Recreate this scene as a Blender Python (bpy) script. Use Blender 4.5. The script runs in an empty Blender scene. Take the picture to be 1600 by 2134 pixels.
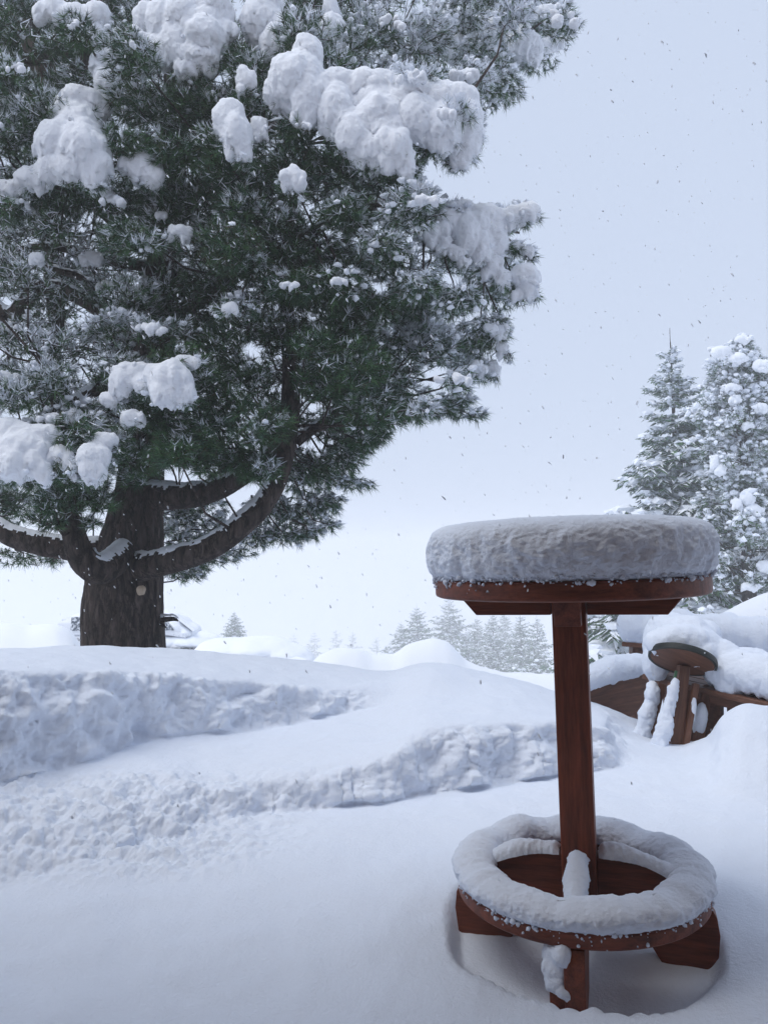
import bpy, bmesh, math, random
import numpy as np
from mathutils import Matrix, Vector

sc = bpy.context.scene
COL = sc.collection
R_ = math.radians

# ------------------------------------------------------------------ camera
F_PX = 1602.0                       # focal length in pixels of a 1600 px wide frame
EYE = 1.2
PITCH, ROLL = R_(3.06), R_(-0.51)
_F = np.array([0, math.cos(PITCH), math.sin(PITCH)])
_U0 = np.array([0, -math.sin(PITCH), math.cos(PITCH)])
_X0 = np.array([1.0, 0, 0])
_R = math.cos(ROLL) * _X0 + math.sin(ROLL) * _U0
_U = -math.sin(ROLL) * _X0 + math.cos(ROLL) * _U0
cam = bpy.data.cameras.new('camera')
cam.sensor_fit = 'HORIZONTAL'
cam.sensor_width = 36.0
cam.lens = F_PX / 1600.0 * 36.0
cam.clip_start = 0.05
cam.clip_end = 5000
cam_o = bpy.data.objects.new('camera', cam)
m = Matrix.Identity(4)
for i in range(3):
    m[i][0], m[i][1], m[i][2] = _R[i], _U[i], -_F[i]
m[2][3] = EYE
cam_o.matrix_world = m
COL.objects.link(cam_o)
sc.camera = cam_o

# ------------------------------------------------------------------ world
SUN_EL, SUN_AZ = R_(60), R_(245)     # weak sun through thick cloud, high above the valley
world = bpy.data.worlds.new('World')
sc.world = world
world.use_nodes = True
nt = world.node_tree
nt.nodes.clear()
out = nt.nodes.new('ShaderNodeOutputWorld')
bg = nt.nodes.new('ShaderNodeBackground')
sky = nt.nodes.new('ShaderNodeTexSky')
sky.sky_type = 'NISHITA'
sky.sun_disc = False
sky.sun_elevation = SUN_EL
sky.sun_rotation = SUN_AZ
sky.dust_density = 4
mix = nt.nodes.new('ShaderNodeMix')
mix.data_type = 'RGBA'
mix.inputs[0].default_value = 0.94
mix.inputs[7].default_value = (5.5, 6.3, 7.9, 1)   # even overcast cloud
nt.links.new(sky.outputs[0], mix.inputs[6])
nt.links.new(mix.outputs[2], bg.inputs[0])
bg.inputs[1].default_value = 0.1
nt.links.new(bg.outputs[0], out.inputs[0])

# ------------------------------------------------------------------ sun
sun = bpy.data.lights.new('sun', 'SUN')
sun.energy = 1.5
sun.angle = R_(40)
sun.color = (1.0, 0.97, 0.93)
sun_o = bpy.data.objects.new('sun', sun)
sd = Vector((math.sin(SUN_AZ) * math.cos(SUN_EL), math.cos(SUN_AZ) * math.cos(SUN_EL), math.sin(SUN_EL)))
sun_o.rotation_euler = sd.to_track_quat('Z', 'Y').to_euler()
sun_o.location = (0, -5, 20)
COL.objects.link(sun_o)

vs = sc.view_settings
vs.view_transform = 'Standard'
vs.look = 'None'
vs.exposure = 0.2
vs.gamma = 1.0
vs.use_curve_mapping = False
sc.cycles.use_denoising = True
sc.cycles.max_bounces = 10
sc.cycles.diffuse_bounces = 4
sc.cycles.volume_bounces = 6
sc.cycles.transparent_max_bounces = 8
sc.cycles.sample_clamp_indirect = 4

# ------------------------------------------------------------------ helpers
rng = np.random.default_rng(7)
random.seed(7)


def ray(px, py):
    x = (px - 800.0) / F_PX
    y = (1067.0 - py) / F_PX
    return x * _R + y * _U + _F


def P(px, py, Y):
    """the world point at depth Y (metres along +y) seen at that place of the photograph"""
    d = ray(px, py)
    return np.array([0, 0, EYE]) + d * (Y / d[1])


def zat(px, py, Y):
    return P(px, py, Y)[2]


_perm = np.random.default_rng(3).permutation(512).astype(np.int64)
_perm = np.concatenate([_perm, _perm])
_grad = np.random.default_rng(4).normal(size=(512, 3))
_grad /= np.linalg.norm(_grad, axis=1)[:, None]


def noise3(p):
    p = np.asarray(p, float)
    i = np.floor(p).astype(np.int64)
    f = p - i
    u = f * f * f * (f * (f * 6 - 15) + 10)
    res = 0
    for dx in (0, 1):
        for dy in (0, 1):
            for dz in (0, 1):
                h = _perm[(_perm[(_perm[(i[:, 0] + dx) & 511] + i[:, 1] + dy) & 511] + i[:, 2] + dz) & 511]
                g = _grad[h & 511]
                dot = g[:, 0] * (f[:, 0] - dx) + g[:, 1] * (f[:, 1] - dy) + g[:, 2] * (f[:, 2] - dz)
                w = (u[:, 0] if dx else 1 - u[:, 0]) * (u[:, 1] if dy else 1 - u[:, 1]) * (u[:, 2] if dz else 1 - u[:, 2])
                res = res + w * dot
    return res * 1.6


def fbm(p, oct=4, gain=0.5):
    a, r, s = 1.0, 0, 0
    q = np.array(p, float)
    for k in range(oct):
        r = r + a * noise3(q)
        s += a
        a *= gain
        q = q * 2.03 + 17.3
    return r / s


def billow(p, oct=3, gain=0.5):
    a, r, s = 1.0, 0, 0
    q = np.array(p, float)
    for k in range(oct):
        r = r + a * (1 - 2 * np.abs(noise3(q)))   # creases between puffs point outward when negated
        s += a
        a *= gain
        q = q * 2.1 + 9.1
    return -r / s


def worley(p, seed=0):
    """rounded puffs with creases between them, 0..1"""
    p = np.asarray(p, float) + seed * 7.31
    i = np.floor(p).astype(np.int64)
    f = p - i
    acc = np.zeros(len(p))
    for dx in (-1, 0, 1):
        for dy in (-1, 0, 1):
            for dz in (-1, 0, 1):
                h = _perm[(_perm[(_perm[(i[:, 0] + dx) & 511] + i[:, 1] + dy) & 511] + i[:, 2] + dz) & 511]
                g = _grad[h & 511] * 0.48 + 0.5
                d = (g[:, 0] + dx - f[:, 0]) ** 2 + (g[:, 1] + dy - f[:, 1]) ** 2 + (g[:, 2] + dz - f[:, 2]) ** 2
                acc += np.exp(-9.0 * d)
    best = -np.log(acc + 1e-6) / 9.0
    return np.sqrt(np.clip(1 - best, 0, 1))


_ROT = np.array(Matrix.Rotation(0.7, 3, Vector((0.3, 0.8, 0.5))))


def puffs(p, oct=3, gain=0.5):
    a, r, s = 1.0, 0, 0
    q = np.array(p, float) @ _ROT
    for k in range(oct):
        q = q @ _ROT + 0.55 * np.stack([noise3(q * 0.8 + 3), noise3(q * 0.8 + 11), noise3(q * 0.8 + 23)], 1)
        r = r + a * (worley(q, k) - 0.7)
        s += a
        a *= gain
        q = q * 2.2
    return r / s


def smooth01(x):
    x = np.clip(x, 0, 1)
    return x * x * (3 - 2 * x)


def pchip(xk, yk, x):
    """monotone cubic through the knots"""
    xk = np.asarray(xk, float)
    yk = np.asarray(yk, float)
    h = np.diff(xk)
    d = np.diff(yk) / h
    mm = np.zeros_like(yk)
    for k in range(1, len(xk) - 1):
        if d[k - 1] * d[k] > 0:
            w1, w2 = 2 * h[k] + h[k - 1], h[k] + 2 * h[k - 1]
            mm[k] = (w1 + w2) / (w1 / d[k - 1] + w2 / d[k])
    mm[0], mm[-1] = d[0], d[-1]
    x = np.clip(x, xk[0], xk[-1])
    k = np.clip(np.searchsorted(xk, x) - 1, 0, len(h) - 1)
    t = (x - xk[k]) / h[k]
    return ((1 + 2 * t) * (1 - t) ** 2 * yk[k] + t * (1 - t) ** 2 * h[k] * mm[k]
            + t * t * (3 - 2 * t) * yk[k + 1] + t * t * (t - 1) * h[k] * mm[k + 1])


def tag(o, label=None, cat=None, group=None, kind=None):
    if label: o['label'] = label
    if cat: o['category'] = cat
    if group: o['group'] = group
    if kind: o['kind'] = kind
    return o


def empty(name, loc, label=None, cat=None, group=None, mat=None):
    o = bpy.data.objects.new(name, None)
    o.empty_display_size = 0.2
    COL.objects.link(o)
    if mat is not None:
        o.matrix_world = mat
    else:
        o.location = loc
    return tag(o, label, cat, group)


def link(name, me, parent=None, local=False):
    """link a mesh; vertices are in world space unless local"""
    o = bpy.data.objects.new(name, me)
    COL.objects.link(o)
    if parent is not None:
        o.parent = parent
        if not local:
            o.matrix_parent_inverse = world_of(parent).inverted()
    return o


def world_of(o):
    mm = o.matrix_basis.copy()
    if o.parent is not None:
        mm = world_of(o.parent) @ o.matrix_parent_inverse @ mm
    return mm


def mesh(name, V, faces, mats, midx=None, smooth=True, tint=None):
    """faces: list of int arrays (n,3) and / or (n,4)"""
    V = np.asarray(V, np.float32)
    me = bpy.data.meshes.new(name)
    faces = [np.asarray(f, np.int32) for f in faces if len(f)]
    nl = sum(f.size for f in faces)
    nf = sum(len(f) for f in faces)
    me.vertices.add(len(V))
    me.vertices.foreach_set('co', V.ravel())
    me.loops.add(nl)
    me.loops.foreach_set('vertex_index', np.concatenate([f.ravel() for f in faces]))
    me.polygons.add(nf)
    tot = np.concatenate([np.full(len(f), f.shape[1], np.int32) for f in faces])
    st = np.concatenate([[0], np.cumsum(tot)[:-1]]).astype(np.int32)
    me.polygons.foreach_set('loop_start', st)
    if midx is not None:
        me.polygons.foreach_set('material_index', np.asarray(midx, np.int32))
    me.polygons.foreach_set('use_smooth', np.full(nf, smooth, bool))
    for mt in (mats if isinstance(mats, (list, tuple)) else [mats]):
        me.materials.append(mt)
    if tint is not None:
        at = me.attributes.new('tint', 'FLOAT_COLOR', 'POINT')
        c = np.ones((len(V), 4), np.float32)
        c[:, :3] = tint
        at.data.foreach_set('color', c.ravel())
    me.update(calc_edges=True)
    me.validate()
    return me


def grid_faces(nu, nv, wrap_u=False):
    """vertex index = v*nu + u"""
    u = np.arange(nu if wrap_u else nu - 1)
    v = np.arange(nv - 1)
    U, Vv = np.meshgrid(u, v)
    U, Vv = U.ravel(), Vv.ravel()
    U2 = (U + 1) % nu
    return np.stack([Vv * nu + U, Vv * nu + U2, (Vv + 1) * nu + U2, (Vv + 1) * nu + U], 1)


def grid_normals(G):
    du = np.gradient(G, axis=1)
    dv = np.gradient(G, axis=0)
    n = np.cross(du, dv)
    return n / (np.linalg.norm(n, axis=2, keepdims=True) + 1e-12)


def ico(sub):
    bm = bmesh.new()
    bmesh.ops.create_icosphere(bm, subdivisions=sub, radius=1)
    V = np.array([v.co for v in bm.verts])
    Fc = np.array([[v.index for v in f.verts] for f in bm.faces])
    bm.free()
    return V, Fc


ICO1, ICO2, ICO3 = ico(1), ico(2), ico(3)


def frame_of(d):
    """two unit vectors across each unit direction (n,3)"""
    ref = np.where(np.abs(d[:, 2:3]) < 0.9, np.array([[0, 0, 1.0]]), np.array([[1.0, 0, 0]]))
    a = np.cross(d, ref)
    a /= np.linalg.norm(a, axis=1, keepdims=True) + 1e-12
    return a, np.cross(d, a)


def nrm(v):
    return v / (np.linalg.norm(v, axis=-1, keepdims=True) + 1e-12)


def catmull(pts, n):
    pts = np.asarray(pts, float)
    k = len(pts)
    t = np.linspace(0, k - 1, n)
    return np.stack([pchip(np.arange(k), pts[:, c], t) if False else _cr(pts[:, c], t) for c in range(pts.shape[1])], 1)


def _cr(y, t):
    k = len(y)
    i = np.clip(np.floor(t).astype(int), 0, k - 2)
    f = t - i
    g = lambda j: y[np.clip(j, 0, k - 1)]
    p0, p1, p2, p3 = g(i - 1), g(i), g(i + 1), g(i + 2)
    return 0.5 * (2 * p1 + (p2 - p0) * f + (2 * p0 - 5 * p1 + 4 * p2 - p3) * f * f + (3 * p1 - p0 - 3 * p2 + p3) * f ** 3)


def tube(path, rad, ns=12):
    """path (n,3), rad (n,) -> grid (n, ns, 3) with parallel frames"""
    n = len(path)
    T = nrm(np.gradient(path, axis=0))
    a = np.cross(T[0], [0.3, 1, 0.2])
    a /= np.linalg.norm(a)
    A = np.zeros((n, 3))
    for i in range(n):
        a = a - T[i] * a.dot(T[i])
        a /= np.linalg.norm(a)
        A[i] = a
    B = np.cross(T, A)
    th = np.linspace(0, 2 * np.pi, ns, endpoint=False)
    return path[:, None] + rad[:, None, None] * (np.cos(th)[None, :, None] * A[:, None] + np.sin(th)[None, :, None] * B[:, None])


def boxmesh(bm, sx, sy, sz, mat=None, bevel=0.004):
    r = bmesh.ops.create_cube(bm, size=1)
    bmesh.ops.scale(bm, vec=(sx, sy, sz), verts=r['verts'])
    if mat is not None:
        bmesh.ops.transform(bm, matrix=mat, verts=r['verts'])
    return r['verts']


def bm_obj(name, bm, mat, parent=None, local=True, bevel=0.0, smooth=False, seg=2):
    if bevel > 0:
        bmesh.ops.bevel(bm, geom=bm.edges[:] + bm.verts[:], offset=bevel, segments=seg, affect='EDGES', profile=0.6, clamp_overlap=True)
    me = bpy.data.meshes.new(name)
    bm.normal_update()
    bm.to_mesh(me)
    bm.free()
    me.materials.append(mat)
    if smooth:
        for p in me.polygons: p.use_smooth = True
    return link(name, me, parent, local)


def prism(name, outline, axis_a, axis_b, axis_t, origin, thick, mat, parent, local=True, bevel=0.003):
    """outline of (a,b) pairs extruded along axis_t, centred"""
    bm = bmesh.new()
    A, B, T, O = (Vector(v) for v in (axis_a, axis_b, axis_t, origin))
    f = [bm.verts.new(O + A * a + B * b - T * thick / 2) for a, b in outline]
    g = [bm.verts.new(O + A * a + B * b + T * thick / 2) for a, b in outline]
    n = len(outline)
    bm.faces.new(f[::-1])
    bm.faces.new(g)
    for i in range(n):
        j = (i + 1) % n
        bm.faces.new((f[i], f[j], g[j], g[i]))
    bmesh.ops.recalc_face_normals(bm, faces=bm.faces[:])
    return bm_obj(name, bm, mat, parent, local, bevel)


# ------------------------------------------------------------------ materials
def mat(name):
    mt = bpy.data.materials.new(name)
    mt.use_nodes = True
    t = mt.node_tree
    return mt, t, t.nodes['Principled BSDF']


def N(t, typ, **kw):
    n = t.nodes.new(typ)
    for k, v in kw.items():
        if k in n.inputs.keys():
            n.inputs[k].default_value = v
        else:
            setattr(n, k, v)
    return n


def ramp(t, src, stops):
    r = t.nodes.new('ShaderNodeValToRGB')
    el = r.color_ramp.elements
    while len(el) < len(stops): el.new(0.5)
    for e, (p, c) in zip(el, stops):
        e.position = p
        e.color = (*c, 1) if len(c) == 3 else c
    t.links.new(src, r.inputs[0])
    return r.outputs[0]


def mat_snow(name, base=(0.78, 0.84, 0.945), bump=0.6, dist=0.011, scale=62):
    mt, t, b = mat(name)
    b.inputs['Base Color'].default_value = (*base, 1)
    b.inputs['Roughness'].default_value = 0.75
    b.inputs['Specular IOR Level'].default_value = 0.15
    g = N(t, 'ShaderNodeNewGeometry')
    n1 = N(t, 'ShaderNodeTexNoise', Scale=scale, Detail=5.0, Roughness=0.65)
    n2 = N(t, 'ShaderNodeTexNoise', Scale=scale * 5, Detail=3.0, Roughness=0.7)
    t.links.new(g.outputs['Position'], n1.inputs['Vector'])
    t.links.new(g.outputs['Position'], n2.inputs['Vector'])
    ad = N(t, 'ShaderNodeMath', operation='MULTIPLY_ADD')
    t.links.new(n2.outputs[0], ad.inputs[0])
    ad.inputs[1].default_value = 0.35
    t.links.new(n1.outputs[0], ad.inputs[2])
    bp = N(t, 'ShaderNodeBump', Strength=bump, Distance=dist)
    t.links.new(ad.outputs[0], bp.inputs['Height'])
    t.links.new(bp.outputs[0], b.inputs['Normal'])
    return mt


def mat_wood(name, dark, light, axis='Z', scale=1.0, rough=0.55, snow=0.0):
    mt, t, b = mat(name)
    tc = N(t, 'ShaderNodeTexCoord')
    mp = N(t, 'ShaderNodeMapping')
    s = {'X': (1.2, 14, 14), 'Y': (14, 1.2, 14), 'Z': (14, 14, 1.2)}[axis]
    mp.inputs['Scale'].default_value = [v * scale for v in s]
    t.links.new(tc.outputs['Object'], mp.inputs['Vector'])
    n1 = N(t, 'ShaderNodeTexNoise', Scale=2.2, Detail=6.0, Roughness=0.6, Distortion=0.6)
    t.links.new(mp.outputs[0], n1.inputs['Vector'])
    n2 = N(t, 'ShaderNodeTexNoise', Scale=14.0, Detail=3.0, Roughness=0.6)
    t.links.new(mp.outputs[0], n2.inputs['Vector'])
    ad = N(t, 'ShaderNodeMath', operation='MULTIPLY_ADD')
    t.links.new(n2.outputs[0], ad.inputs[0])
    ad.inputs[1].default_value = 0.5
    t.links.new(n1.outputs[0], ad.inputs[2])
    c = ramp(t, ad.outputs[0], [(0.45, dark), (0.72, tuple((a + b_) / 2 for a, b_ in zip(dark, light))), (1.0, light)])
    t.links.new(c, b.inputs['Base Color'])
    b.inputs['Roughness'].default_value = rough
    b.inputs['Specular IOR Level'].default_value = 0.35
    bp = N(t, 'ShaderNodeBump', Strength=0.35, Distance=0.003)
    t.links.new(ad.outputs[0], bp.inputs['Height'])
    t.links.new(bp.outputs[0], b.inputs['Normal'])
    return mt


def mat_bark():
    mt, t, b = mat('bark')
    g = N(t, 'ShaderNodeNewGeometry')
    mp = N(t, 'ShaderNodeMapping')
    mp.inputs['Scale'].default_value = (9, 9, 2.4)
    t.links.new(g.outputs['Position'], mp.inputs['Vector'])
    n = N(t, 'ShaderNodeTexNoise', Scale=2.4, Detail=8.0, Roughness=0.68, Distortion=0.5)
    t.links.new(mp.outputs[0], n.inputs['Vector'])
    c = ramp(t, n.outputs[0], [(0.3, (0.018, 0.014, 0.013)), (0.52, (0.07, 0.053, 0.046)), (0.78, (0.17, 0.135, 0.12))])
    vo = N(t, 'ShaderNodeTexVoronoi', feature='DISTANCE_TO_EDGE', Scale=2.6)
    va = N(t, 'ShaderNodeMix', data_type='VECTOR')
    va.inputs[0].default_value = 0.62
    t.links.new(mp.outputs[0], va.inputs[4])
    t.links.new(n.outputs['Color'], va.inputs[5])
    t.links.new(va.outputs[1], vo.inputs['Vector'])
    ck = ramp(t, vo.outputs['Distance'], [(0.0, (0.25, 0.24, 0.23)), (0.11, (1, 1, 1))])
    mu = N(t, 'ShaderNodeMix', data_type='RGBA', blend_type='MULTIPLY')
    mu.inputs[0].default_value = 1.0
    t.links.new(c, mu.inputs[6])
    t.links.new(ck, mu.inputs[7])
    t.links.new(mu.outputs[2], b.inputs['Base Color'])
    b.inputs['Roughness'].default_value = 0.9
    b.inputs['Specular IOR Level'].default_value = 0.15
    bp = N(t, 'ShaderNodeBump', Strength=1.0, Distance=0.05)
    t.links.new(n.outputs[0], bp.inputs['Height'])
    t.links.new(bp.outputs[0], b.inputs['Normal'])
    return mt


def mat_needle():
    mt, t, b = mat('needle')
    a = N(t, 'ShaderNodeAttribute', attribute_name='tint')
    t.links.new(a.outputs['Color'], b.inputs['Base Color'])
    b.inputs['Roughness'].default_value = 0.55
    b.inputs['Specular IOR Level'].default_value = 0.3
    return mt


def mat_plain(name, col, rough=0.6, spec=0.3, metal=0.0):
    mt, t, b = mat(name)
    g = N(t, 'ShaderNodeNewGeometry')
    n = N(t, 'ShaderNodeTexNoise', Scale=18.0, Detail=4.0)
    t.links.new(g.outputs['Position'], n.inputs['Vector'])
    c = ramp(t, n.outputs[0], [(0.3, tuple(v * 0.75 for v in col)), (0.7, tuple(min(1, v * 1.2) for v in col))])
    t.links.new(c, b.inputs['Base Color'])
    b.inputs['Roughness'].default_value = rough
    b.inputs['Specular IOR Level'].default_value = spec
    b.inputs['Metallic'].default_value = metal
    return mt


def mat_frosted(name, col, amount=0.5, scale=30):
    """dark surface (glass, paint) with patches of stuck snow"""
    mt, t, b = mat(name)
    g = N(t, 'ShaderNodeNewGeometry')
    n = N(t, 'ShaderNodeTexNoise', Scale=scale, Detail=6.0, Roughness=0.7)
    t.links.new(g.outputs['Position'], n.inputs['Vector'])
    lo = 0.62 - amount * 0.35
    c = ramp(t, n.outputs[0], [(lo, col), (lo + 0.12, (0.8, 0.82, 0.86))])
    t.links.new(c, b.inputs['Base Color'])
    b.inputs['Roughness'].default_value = 0.5
    return mt


M_SNOW = mat_snow('snow')
M_SNOWF = mat_snow('far_snow', (0.88, 0.91, 0.96), 0.3, 0.03, 5)
M_LOAD = mat_snow('pillow_snow', (0.88, 0.91, 0.965), 0.8, 0.016, 34)
M_FLECK = mat_snow('needle_snow', (0.83, 0.87, 0.94), 0.2, 0.006, 40)
M_BARK = mat_bark()
M_NEEDLE = mat_needle()
M_WOODZ = mat_wood('stained_wood_upright', (0.05, 0.0135, 0.0075), (0.27, 0.072, 0.036), 'Z')
M_WOODX = mat_wood('stained_wood_along', (0.05, 0.0135, 0.0075), (0.245, 0.066, 0.033), 'X')
M_WOODY = mat_wood('stained_wood_cross', (0.05, 0.0135, 0.0075), (0.245, 0.066, 0.033), 'Y')
M_OLD = mat_wood('weathered_wood', (0.05, 0.022, 0.014), (0.20, 0.085, 0.048), 'X')
M_OLDZ = mat_wood('weathered_upright', (0.05, 0.022, 0.014), (0.18, 0.075, 0.044), 'Z')
M_HOUSE = mat_wood('house_boards', (0.18, 0.12, 0.09), (0.42, 0.31, 0.24), 'X')
M_CUT = mat_wood('cut_wood', (0.30, 0.22, 0.15), (0.55, 0.45, 0.34), 'Z')
M_RIM = mat_plain('dark_band', (0.02, 0.024, 0.022), 0.5)
M_GREEN = mat_plain('green_strip', (0.06, 0.13, 0.07), 0.35)
M_GLASS = mat_frosted('car_glass', (0.04, 0.06, 0.09), 0.42, 14)
M_PAINT = mat_frosted('car_paint', (0.42, 0.46, 0.52), 0.9, 9)
M_DARK = mat_frosted('car_trim', (0.012, 0.016, 0.022), 0.3, 22)
M_RUBBER = mat_plain('tyre_rubber', (0.02, 0.02, 0.02), 0.8)
M_FLAKE = bpy.data.materials.new('flake')
M_FLAKE.use_nodes = True
_t = M_FLAKE.node_tree
_b = _t.nodes['Principled BSDF']
_b.inputs['Base Color'].default_value = (0.88, 0.89, 0.91, 1)
_tr = _t.nodes.new('ShaderNodeBsdfTranslucent')
_tr.inputs[0].default_value = (0.88, 0.89, 0.91, 1)
_mx = _t.nodes.new('ShaderNodeMixShader')
_mx.inputs[0].default_value = 0.8
_t.links.new(_b.outputs[0], _mx.inputs[1])
_t.links.new(_tr.outputs[0], _mx.inputs[2])
_t.links.new(_mx.outputs[0], _t.nodes['Material Output'].inputs['Surface'])

# ------------------------------------------------------------------ terrain, far
def ground_z(x, y):
    """the far slope: falls from the terrace into the valley, rises on the other side"""
    y = np.asarray(y, float)
    z = np.interp(y, [-60, 5, 7, 12, 20, 30, 115, 280, 450, 560],
                  [-0.5, -0.5, -0.9, -1.8, -2.7, -4.6, -20, -46, -62, -66])
    return z


nx, ny = 90, 170
ys = np.concatenate([np.linspace(-30, 40, 90), np.geomspace(41, 540, ny - 90)])
G = np.zeros((ny, nx, 3))
for j, y in enumerate(ys):
    half = 40 + max(0, y) * 0.95
    G[j, :, 0] = np.linspace(-half, half, nx)
    G[j, :, 1] = y
Q = G.reshape(-1, 3)
near = np.exp(-np.clip(Q[:, 1] - 6, 0, None) / 60)
Q[:, 2] = ground_z(Q[:, 0], Q[:, 1]) + 0.5 * fbm(Q * [0.08, 0.08, 0] + 5, 3) * np.clip((Q[:, 1] - 6) / 10, 0, 1)
tag(link('snow_field', mesh('snow_field', Q, [grid_faces(nx, ny)], M_SNOWF)), kind='structure')

# ridge of ploughed snow at the far edge of the terrace and the parking place behind it
ridge_px = [-500, -200, 0, 60, 110, 145, 175, 230, 400, 470, 640, 668, 710, 745, 778, 815, 850, 880, 905, 930, 948, 975, 1060, 1140, 1230, 1290, 1400, 1500, 1600, 1750, 2100]
ridge_py = [1290, 1305, 1300, 1304, 1302, 1314, 1350, 1359, 1362, 1392, 1392, 1365, 1352, 1354, 1366, 1367, 1346, 1337, 1333, 1338, 1352, 1378, 1403, 1406, 1398, 1370, 1320, 1278, 1233, 1190, 1180]
pxs = np.linspace(-500, 2100, 320)
pys = pchip(ridge_px, ridge_py, pxs)
nr = 44
G = np.zeros((nr, 320, 3))
tt = np.linspace(-1, 1, nr)
for i, (a, b) in enumerate(zip(pxs, pys)):
    Yc = 12.0 - 2.5 * smooth01((a - 1200) / 250)
    c = P(a, b, Yc)
    s = tt * (3.2 if a < 1200 else 2.6)
    prof = np.exp(-np.abs(tt / 0.52) ** 2.2)
    base = -2.2
    G[:, i, 0] = c[0] * (Yc + s) / Yc
    G[:, i, 1] = Yc + s
    G[:, i, 2] = base + (c[2] - base) * prof
Q = G.reshape(-1, 3)
nn_ = grid_normals(G).reshape(-1, 3)
Q = Q + nn_ * (0.05 * fbm(Q * 1.7, 3) * 1.0)[:, None]
tag(link('snow_ridge', mesh('snow_ridge', Q, [grid_faces(320, nr)], M_SNOWF)), kind='structure')

# ------------------------------------------------------------------ terrain, near: terrace and the two cut banks
# photo column: (near ground end, bank foot, bank top, shelf back, upper bank top, crest) as (photo row, depth)
KEYS = {
    -700: [(1990, 1.75), (1930, 2.0), (1790, 2.3), (1740, 2.55), (1420, 2.85), (1350, 3.5)],
    -200: [(1930, 2.2), (1900, 2.35), (1720, 2.75), (1670, 3.0), (1405, 3.3), (1350, 4.0)],
    0: [(1890, 2.5), (1860, 2.62), (1700, 2.98), (1635, 3.25), (1402, 3.52), (1351, 4.3)],
    180: [(1830, 2.72), (1800, 2.85), (1672, 3.15), (1590, 3.58), (1400, 3.86), (1345, 4.6)],
    330: [(1775, 3.0), (1755, 3.1), (1640, 3.36), (1540, 3.95), (1402, 4.2), (1350, 4.95)],
    530: [(1720, 3.3), (1703, 3.42), (1622, 3.62), (1522, 4.25), (1420, 4.5), (1366, 5.1)],
    700: [(1697, 3.42), (1686, 3.52), (1600, 3.68), (1490, 4.5), (1432, 4.72), (1386, 5.2)],
    800: [(1682, 3.52), (1672, 3.6), (1572, 3.76), (1472, 4.55), (1425, 4.88), (1399, 5.22)],
    890: [(1664, 3.64), (1655, 3.72), (1522, 3.9), (1450, 4.55), (1402, 4.95), (1381, 5.22)],
    1000: [(1652, 3.72), (1642, 3.82), (1512, 3.98), (1450, 4.55), (1415, 4.95), (1400, 5.22)],
    1150: [(1630, 3.9), (1619, 4.0), (1508, 4.15), (1480, 4.5), (1456, 4.9), (1443, 5.22)],
    1255: [(1618, 4.0), (1605, 4.1), (1520, 4.24), (1500, 4.55), (1486, 4.9), (1478, 5.22)],
    1300: [(1625, 3.95), (1598, 4.15), (1560, 4.35), (1545, 4.6), (1520, 4.9), (1500, 5.22)],
    1400: [(1650, 3.75), (1600, 4.12), (1575, 4.4), (1560, 4.62), (1548, 4.9), (1540, 5.22)],
    1455: [(1660, 3.68), (1600, 4.0), (1560, 4.25), (1538, 4.5), (1540, 4.8), (1540, 5.22)],
    1490: [(1665, 3.62), (1590, 3.9), (1520, 4.2), (1492, 4.36), (1500, 4.7), (1520, 5.22)],
    1545: [(1670, 3.6), (1580, 3.85), (1500, 4.12), (1466, 4.3), (1468, 4.5), (1500, 5.22)],
    1620: [(1675, 3.6), (1580, 3.85), (1505, 4.12), (1476, 4.3), (1475, 4.5), (1500, 5.22)],
    2000: [(1690, 3.5), (1590, 3.8), (1500, 4.1), (1460, 4.3), (1460, 4.5), (1470, 5.22)],
    2600: [(1700, 3.5), (1590, 3.8), (1500, 4.1), (1460, 4.3), (1460, 4.5), (1470, 5.22)],
}
kx = np.array(sorted(KEYS), float)
cols = np.concatenate([np.linspace(-700, -130, 50, endpoint=False), np.linspace(-130, 1740, 460), np.linspace(1740, 2600, 60)[1:]])
nc = len(cols)
kY, kP = [], []
for j in range(6):
    kY.append(pchip(kx, [KEYS[int(k)][j][1] for k in kx], cols))
    kP.append(pchip(kx, [KEYS[int(k)][j][0] for k in kx], cols))
kY, kP = np.array(kY), np.array(kP)
tall = np.array([[zat(c, p1, y1) - zat(c, p0, y0) for c, p1, y1, p0, y0 in zip(cols, kP[h], kY[h], kP[h - 1], kY[h - 1])] for h in (2, 4)])
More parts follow.
